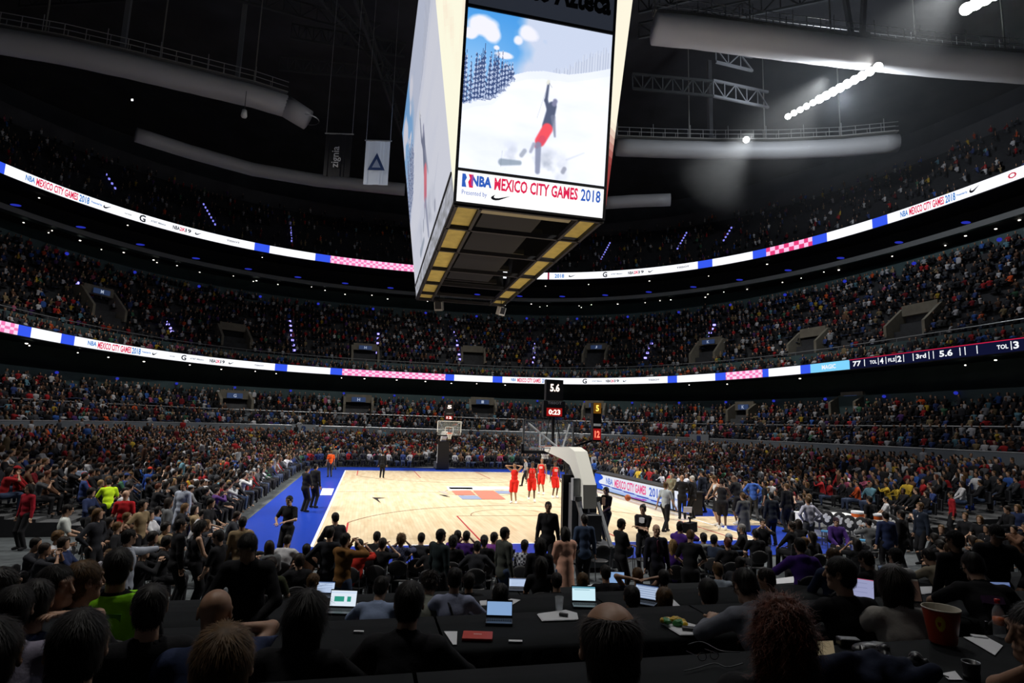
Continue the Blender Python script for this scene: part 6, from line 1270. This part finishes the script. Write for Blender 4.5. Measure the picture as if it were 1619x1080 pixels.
# held things
def held(name,u,v,z,label,cat,fn): r=empty(name,at(u,v,z),0,label,cat); fn(r); return r
held('clipboard',1081,800,1.0,'white clipboard held by the bald coach','clipboard',lambda r: MB().box((0,-.28,-.1),(.30,.015,.23),rz=-.3,rx=.35).build('board',m_pap,r))
held('popcorn_box',451,812,1.16,'small red and white popcorn box carried at the apron corner','popcorn box',lambda r:(MB().box((0,0,0),(.2,.14,.14)).build('carton',mat('box_red',(.4,.04,.03),.6),r),MB().box((0,0,.09),(.19,.13,.05)).build('popcorn',mat('popcorn',(.7,.62,.45),.9),r)))
def vid(r):
    MB().box((0,0,0),(.16,.42,.2),rz=-.9).build('camera_body',m_blk,r); MB().lathe([(0,0),(.06,0),(.065,.16),(.08,.2),(.07,.21),(0,.2)],n=16,ax='Y').build('lens',m_blk,r,True); MB().tube([(0,0,.1),(0,0,.2),(.1,.1,.2)],.02,6).build('handle',m_blk,r)
held('video_camera',1091,834,1.72,'black shoulder video camera on the purple videographer','video camera',vid)
held('basketball',992.5,787,1.2,'orange basketball in front of the courtside advert board','basketball',lambda r:(MB().ico((0,0,0),.12).build('ball',mat('ball_orange',(.42,.10,.03),.6,bump=.4,bscale=120),r,True),MB().tube([(.1215*math.cos(t),.1215*math.sin(t),0) for t in np.linspace(0,6.283,25)],.003,4).build('seam',m_blk,r)))
for i,x in enumerate(np.linspace(-9.0,3.4,21)):     # baseline chairs
    p=(x,-18.75,0.)
    if all((p[0]-a)**2+(p[1]-b)**2>.3 for a,b in OCC): chair(p,0,'empty black chair in the row along the near baseline','empty chairs along the near baseline'); 
for i,u in enumerate((548,560,600,665,700)): 
    p=at(u,993,2.2); chair((p.x,-29.75,1.52),0,'empty black chair pushed to the second press table','empty press chairs')
# ------------------------------------------------------------------ the crowd
CC=[((.012,.012,.014),42),((.03,.032,.038),16),((.06,.062,.068),8),((.48,.48,.50),9),((.28,.29,.31),6),((.30,.015,.018),6),((.14,.01,.015),4),((.03,.05,.16),6),((.03,.09,.32),3),((.10,.05,.03),4),((.20,.15,.08),3),((.55,.08,.02),1.5),((.45,.30,.03),1.5),((.05,.14,.08),1),((.35,.08,.15),1),((.10,.22,.28),1.5),((.07,.03,.13),2)]
CN={0:'black',1:'charcoal',2:'graphite',3:'white',4:'light grey',5:'red',6:'maroon',7:'navy',8:'blue',9:'brown',10:'tan',11:'orange',12:'yellow',13:'green',14:'pink',15:'teal',16:'purple'}
cw=np.array([w for _,w in CC]); cw=cw/cw.sum(); cp=np.array([c for c,_ in CC])
HC=['black','dark','brown','blond','grey','red']; hw=[.52,.2,.16,.04,.05,.03]
seats=[]
rg=np.random.default_rng(11)
for ti,(key,rows,da,db) in enumerate(TIERS):
    for ri,(a,b,nn,z) in enumerate(rows):
        a2,b2=a+da*.45,b+db*.45
        th=np.linspace(-.9,math.pi+.9,5000); p=ovp(a2,b2,nn,th); ds=np.r_[0,np.cumsum(np.hypot(*np.diff(p,axis=0).T))]
        sp=.56 if key!='upper tier' else .62; k=int(ds[-1]/sp); s=(np.arange(k)+.5)*sp; x=np.interp(s,ds,p[:,0]); y=np.interp(s,ds,p[:,1])
        ail=(np.floor(s/ (9.5 if key!='floor stand' else 8.4))!=np.floor((s-1.1)/(9.5 if key!='floor stand' else 8.4)))
        occ={'floor stand':.95,'first terrace':.93,'second terrace':.9,'balcony front rows':.9,'balcony':.86,'upper tier':.35}[key]
        for j in range(k):
            if ail[j] and key!='floor stand': continue
            if key=='floor stand' and (y[j]<(YCR if x[j]>0 else YCL)+.5 or (ail[j] and ri>2)): continue
            if key!='floor stand' and y[j]<-24: continue
            if rg.random()>occ: continue
            seats.append((x[j]+rg.normal()*.05,y[j]+rg.normal()*.05,z,ti,ri))
SE=np.array(seats); pr=proj(SE[:,:3]+[0,0,1.0]); keep=(pr[:,2]>2)&(pr[:,0]>-260)&(pr[:,0]<1880)&(pr[:,1]<1150)&(pr[:,1]>-120)
oc=np.array(OCC); SE=SE[keep]; pr=pr[keep]
d2=((SE[:,None,:2]-oc[None])**2).sum(2).min(1); m_=d2>.42; pt=np.array(PORT); m_&=~((((SE[:,None,:2]-pt[None,:,:2])**2).sum(2)<3.6)&(np.abs(SE[:,None,2]-pt[None,:,2])<2.4)).any(1); 
blk=(SE[:,0]>8.6)&(SE[:,0]<15)&(SE[:,1]<-7.5)&(pr[:,0]>1285)&(pr[:,0]<1475); m_&=~blk; m_&=~((np.abs(SE[:,0])<1.1)&(SE[:,1]>0)&(SE[:,1]<19.2))
m_&=~((SE[:,0]>7.5)&(SE[:,0]<11.6)&(SE[:,1]<3)&(SE[:,1]>-9.2)&(SE[:,0]<9.5))
SE=SE[m_]; pr=pr[m_]; N=len(SE)
ci=rg.choice(len(CC),N,p=cw); hi=rg.choice(len(HC),N,p=hw); si=rg.choice(4,N,p=[.45,.35,.15,.05]); vis=(pr[:,0]>0)&(pr[:,0]<1619)
ang=np.arctan2(-(0-SE[:,0])*0.9,(-SE[:,1]*.6)); 
order=np.argsort(np.where(vis&(SE[:,3]==0),pr[:,2],1e6)); near=order[:max(0,300-NPEOPLE)]
P5=['sit','sit_back','sit_turn','sit_clap','sit_table','sit_cam']; ordn=['front','second','third','fourth','fifth','sixth','seventh','eighth','ninth','tenth','eleventh','twelfth','thirteenth','fourteenth','fifteenth','sixteenth','seventeenth','eighteenth','nineteenth']
stand_group={}
for i in near:
    x,y,z,ti,ri=SE[i]; yaw=float(ang[i]+rg.normal()*.15); pose=P5[rg.choice(6,p=[.36,.2,.2,.1,.08,.06])]; hair=['short','short','long','curly','cap'][rg.choice(5,p=[.4,.2,.22,.06,.12])]
    side='left' if x<-9 else ('right' if x>9 else 'far'); kind=['tee','shirt','hoodie','jacket'][rg.choice(4,p=[.3,.3,.2,.2])]
    h=('cap',CC[ci[i]][0]) if hair=='cap' else (hair,HC[hi[i]])
    desc={'short':'short %s hair','long':'long %s hair','curly':'curly %s hair','cap':'wearing a cap'}[hair]; desc=desc%HC[hi[i]].replace('dark','brown-black') if '%' in desc else desc
    u=pr[i][0]; blk_='near end' if y<-6 else ('middle' if y<5 else 'far end')
    gw={'tee':'tee','shirt':'shirt','hoodie':'hoodie','jacket':'jacket'}[kind]; pz={'sit':'upright','sit_back':'leaning back','sit_turn':'turned sideways','sit_clap':'clapping','sit_table':'leaning forward','sit_cam':'hands at face'}[pose]
    nb=CN[int(ci[near[(list(near).index(i)-1)]])] if False else None
    lab='%s %s, %s, %s, %s row, %s of %s floor stand'%(CN[ci[i]],gw,desc,pz,ordn[int(ri)],blk_,side)
    stand_group[lab]=stand_group.get(lab,0)+1
    person((x,y,z),yaw,pose,h,int(si[i]),(kind,tuple(CC[ci[i]][0]),(.45,.45,.47)) if kind=='jacket' else (kind,tuple(CC[ci[i]][0])),('trousers',BLACK if rg.random()<.7 else (.04,.06,.11)),BLACK,'low',lab,'spectators in the floor stands',scale=float(rg.uniform(.95,1.04)))
rest=np.ones(N,bool); rest[near]=False; R_=np.nonzero(rest)[0]
def template(pn,h,long=False):
    d=skel(pn); regs=[]
    a=Sdf(); head_prims(a,d,False); hs,_=hair_sdf(d,'long' if long else 'short'); b=Sdf(); torso_prims(b,d,.02); arm_prims(b,d,.012); c=Sdf(); leg_prims(c,d,.02,2. if h<.08 else .95)
    if h<.08: foot_prims(c,d)
    hh=(h*.72,h*.8,h*1.05,h*1.25); out=[]
    for q,s_ in zip((a,hs,b,c),hh):
        V,F=q.mesh(s_); out.append((V,F))
    V,F=join(*out); reg=np.concatenate([np.full(len(o[0]),i) for i,o in enumerate(out)]); return V,F,reg
def build_crowd(idx):
    Vs=[];Fs=[];Cs=[];k=0
    tp={}
    for key,h in (('n',.075),('f',.108),('u',.15)):
        tp[key]=[template(p,h,l) for p,l in (('sit',False),('sit_back',True),('sit_turn',False),('sit_clap',False),('sit_table',True),('stand2',False))]
    skc=np.array(SKIN); hcol=np.array([HCOL[c] for c in HC])
    lv=np.array(['n' if SE[i,3]<1 else ('f' if SE[i,3]<5 else 'u') for i in idx]); tc=rg.choice(6,len(idx),p=[.35,.2,.2,.1,.12,.03])
    for key in 'nfu':
        for t in range(6):
            m=idx[(lv==key)&(tc==t)]
            if len(m)==0: continue
            V,F,reg=tp[key][t]; n=len(m); a=ang[m]+rg.normal(0,.25,n); c,s=np.cos(a)[:,None],np.sin(a)[:,None]; sc=rg.uniform(.92,1.05,n)[:,None]
            a=a.astype(np.float32); c,s,sc=c.astype(np.float32),s.astype(np.float32),sc.astype(np.float32); X=(V[None,:,0]*c-V[None,:,1]*s)*sc+SE[m,0][:,None]; Y=(V[None,:,0]*s+V[None,:,1]*c)*sc+SE[m,1][:,None]; Z=V[None,:,2]*sc+SE[m,2][:,None]
            Vs.append(np.stack([X,Y,Z],-1).reshape(-1,3).astype(np.float32)); Fs.append((F[None]+(np.arange(n)*len(V)+k)[:,None,None]).reshape(-1,4).astype(np.int32)); k+=n*len(V)
            pal=np.zeros((n,4,3),np.float32); pal[:,0]=skc[si[m]]; pal[:,1]=hcol[hi[m]]; pal[:,2]=cp[ci[m]]*rg.uniform(.7,1.2,(n,1)); pal[:,3]=np.where(rg.random((n,1))<.6,[[.015,.015,.018]],[[.04,.055,.10]])
            cap=rg.random(n)<.12; pal[cap,1]=cp[rg.choice(len(CC),cap.sum(),p=cw)]
            Cs.append(pal[:,reg].reshape(-1,3).astype(np.float32))
    o=mesh_np('seated_crowd',np.concatenate(Vs),np.concatenate(Fs).astype(np.int32),[vcol_mat()],True,pix=np.concatenate(Cs)); tag(o,'thousands of spectators filling every tier of the stands','crowd',kind='stuff'); return k
nv=build_crowd(R_); print('CROWD',len(R_),'verts',nv,'people',NPEOPLE,'dup labels',sum(1 for v in stand_group.values() if v>1))
# seat shells under everyone in the lower stands
mb_v=[];mb_f=[];k=0; base=np.array([(-.22,-.2,.42),(.22,-.2,.42),(.22,.22,.42),(-.22,.22,.42),(-.22,-.24,.85),(.22,-.24,.85),(.22,-.28,.85),(-.22,-.28,.85),(-.22,-.24,.40),(.22,-.24,.40)],float); bf=[(0,1,2,3),(0,1,5,4),(8,7,6,9),(4,5,6,7),(8,9,2,3)]
allS=SE[SE[:,3]<5]; aa=ang[SE[:,3]<5]; c,s=np.cos(aa)[:,None],np.sin(aa)[:,None]
X=base[None,:,0]*c-base[None,:,1]*s+allS[:,0][:,None]; Y=base[None,:,0]*s+base[None,:,1]*c+allS[:,1][:,None]; Z=base[None,:,2]+allS[:,2][:,None]
o=mesh_np('stand_seats',np.stack([X,Y,Z],-1).reshape(-1,3),(np.array(bf)[None]+(np.arange(len(allS))*10)[:,None,None]).reshape(-1,4),[mat('seat_dark',(.028,.03,.036),.6)],False); tag(o,'rows of dark folding seats throughout the stands','seats',kind='stuff')
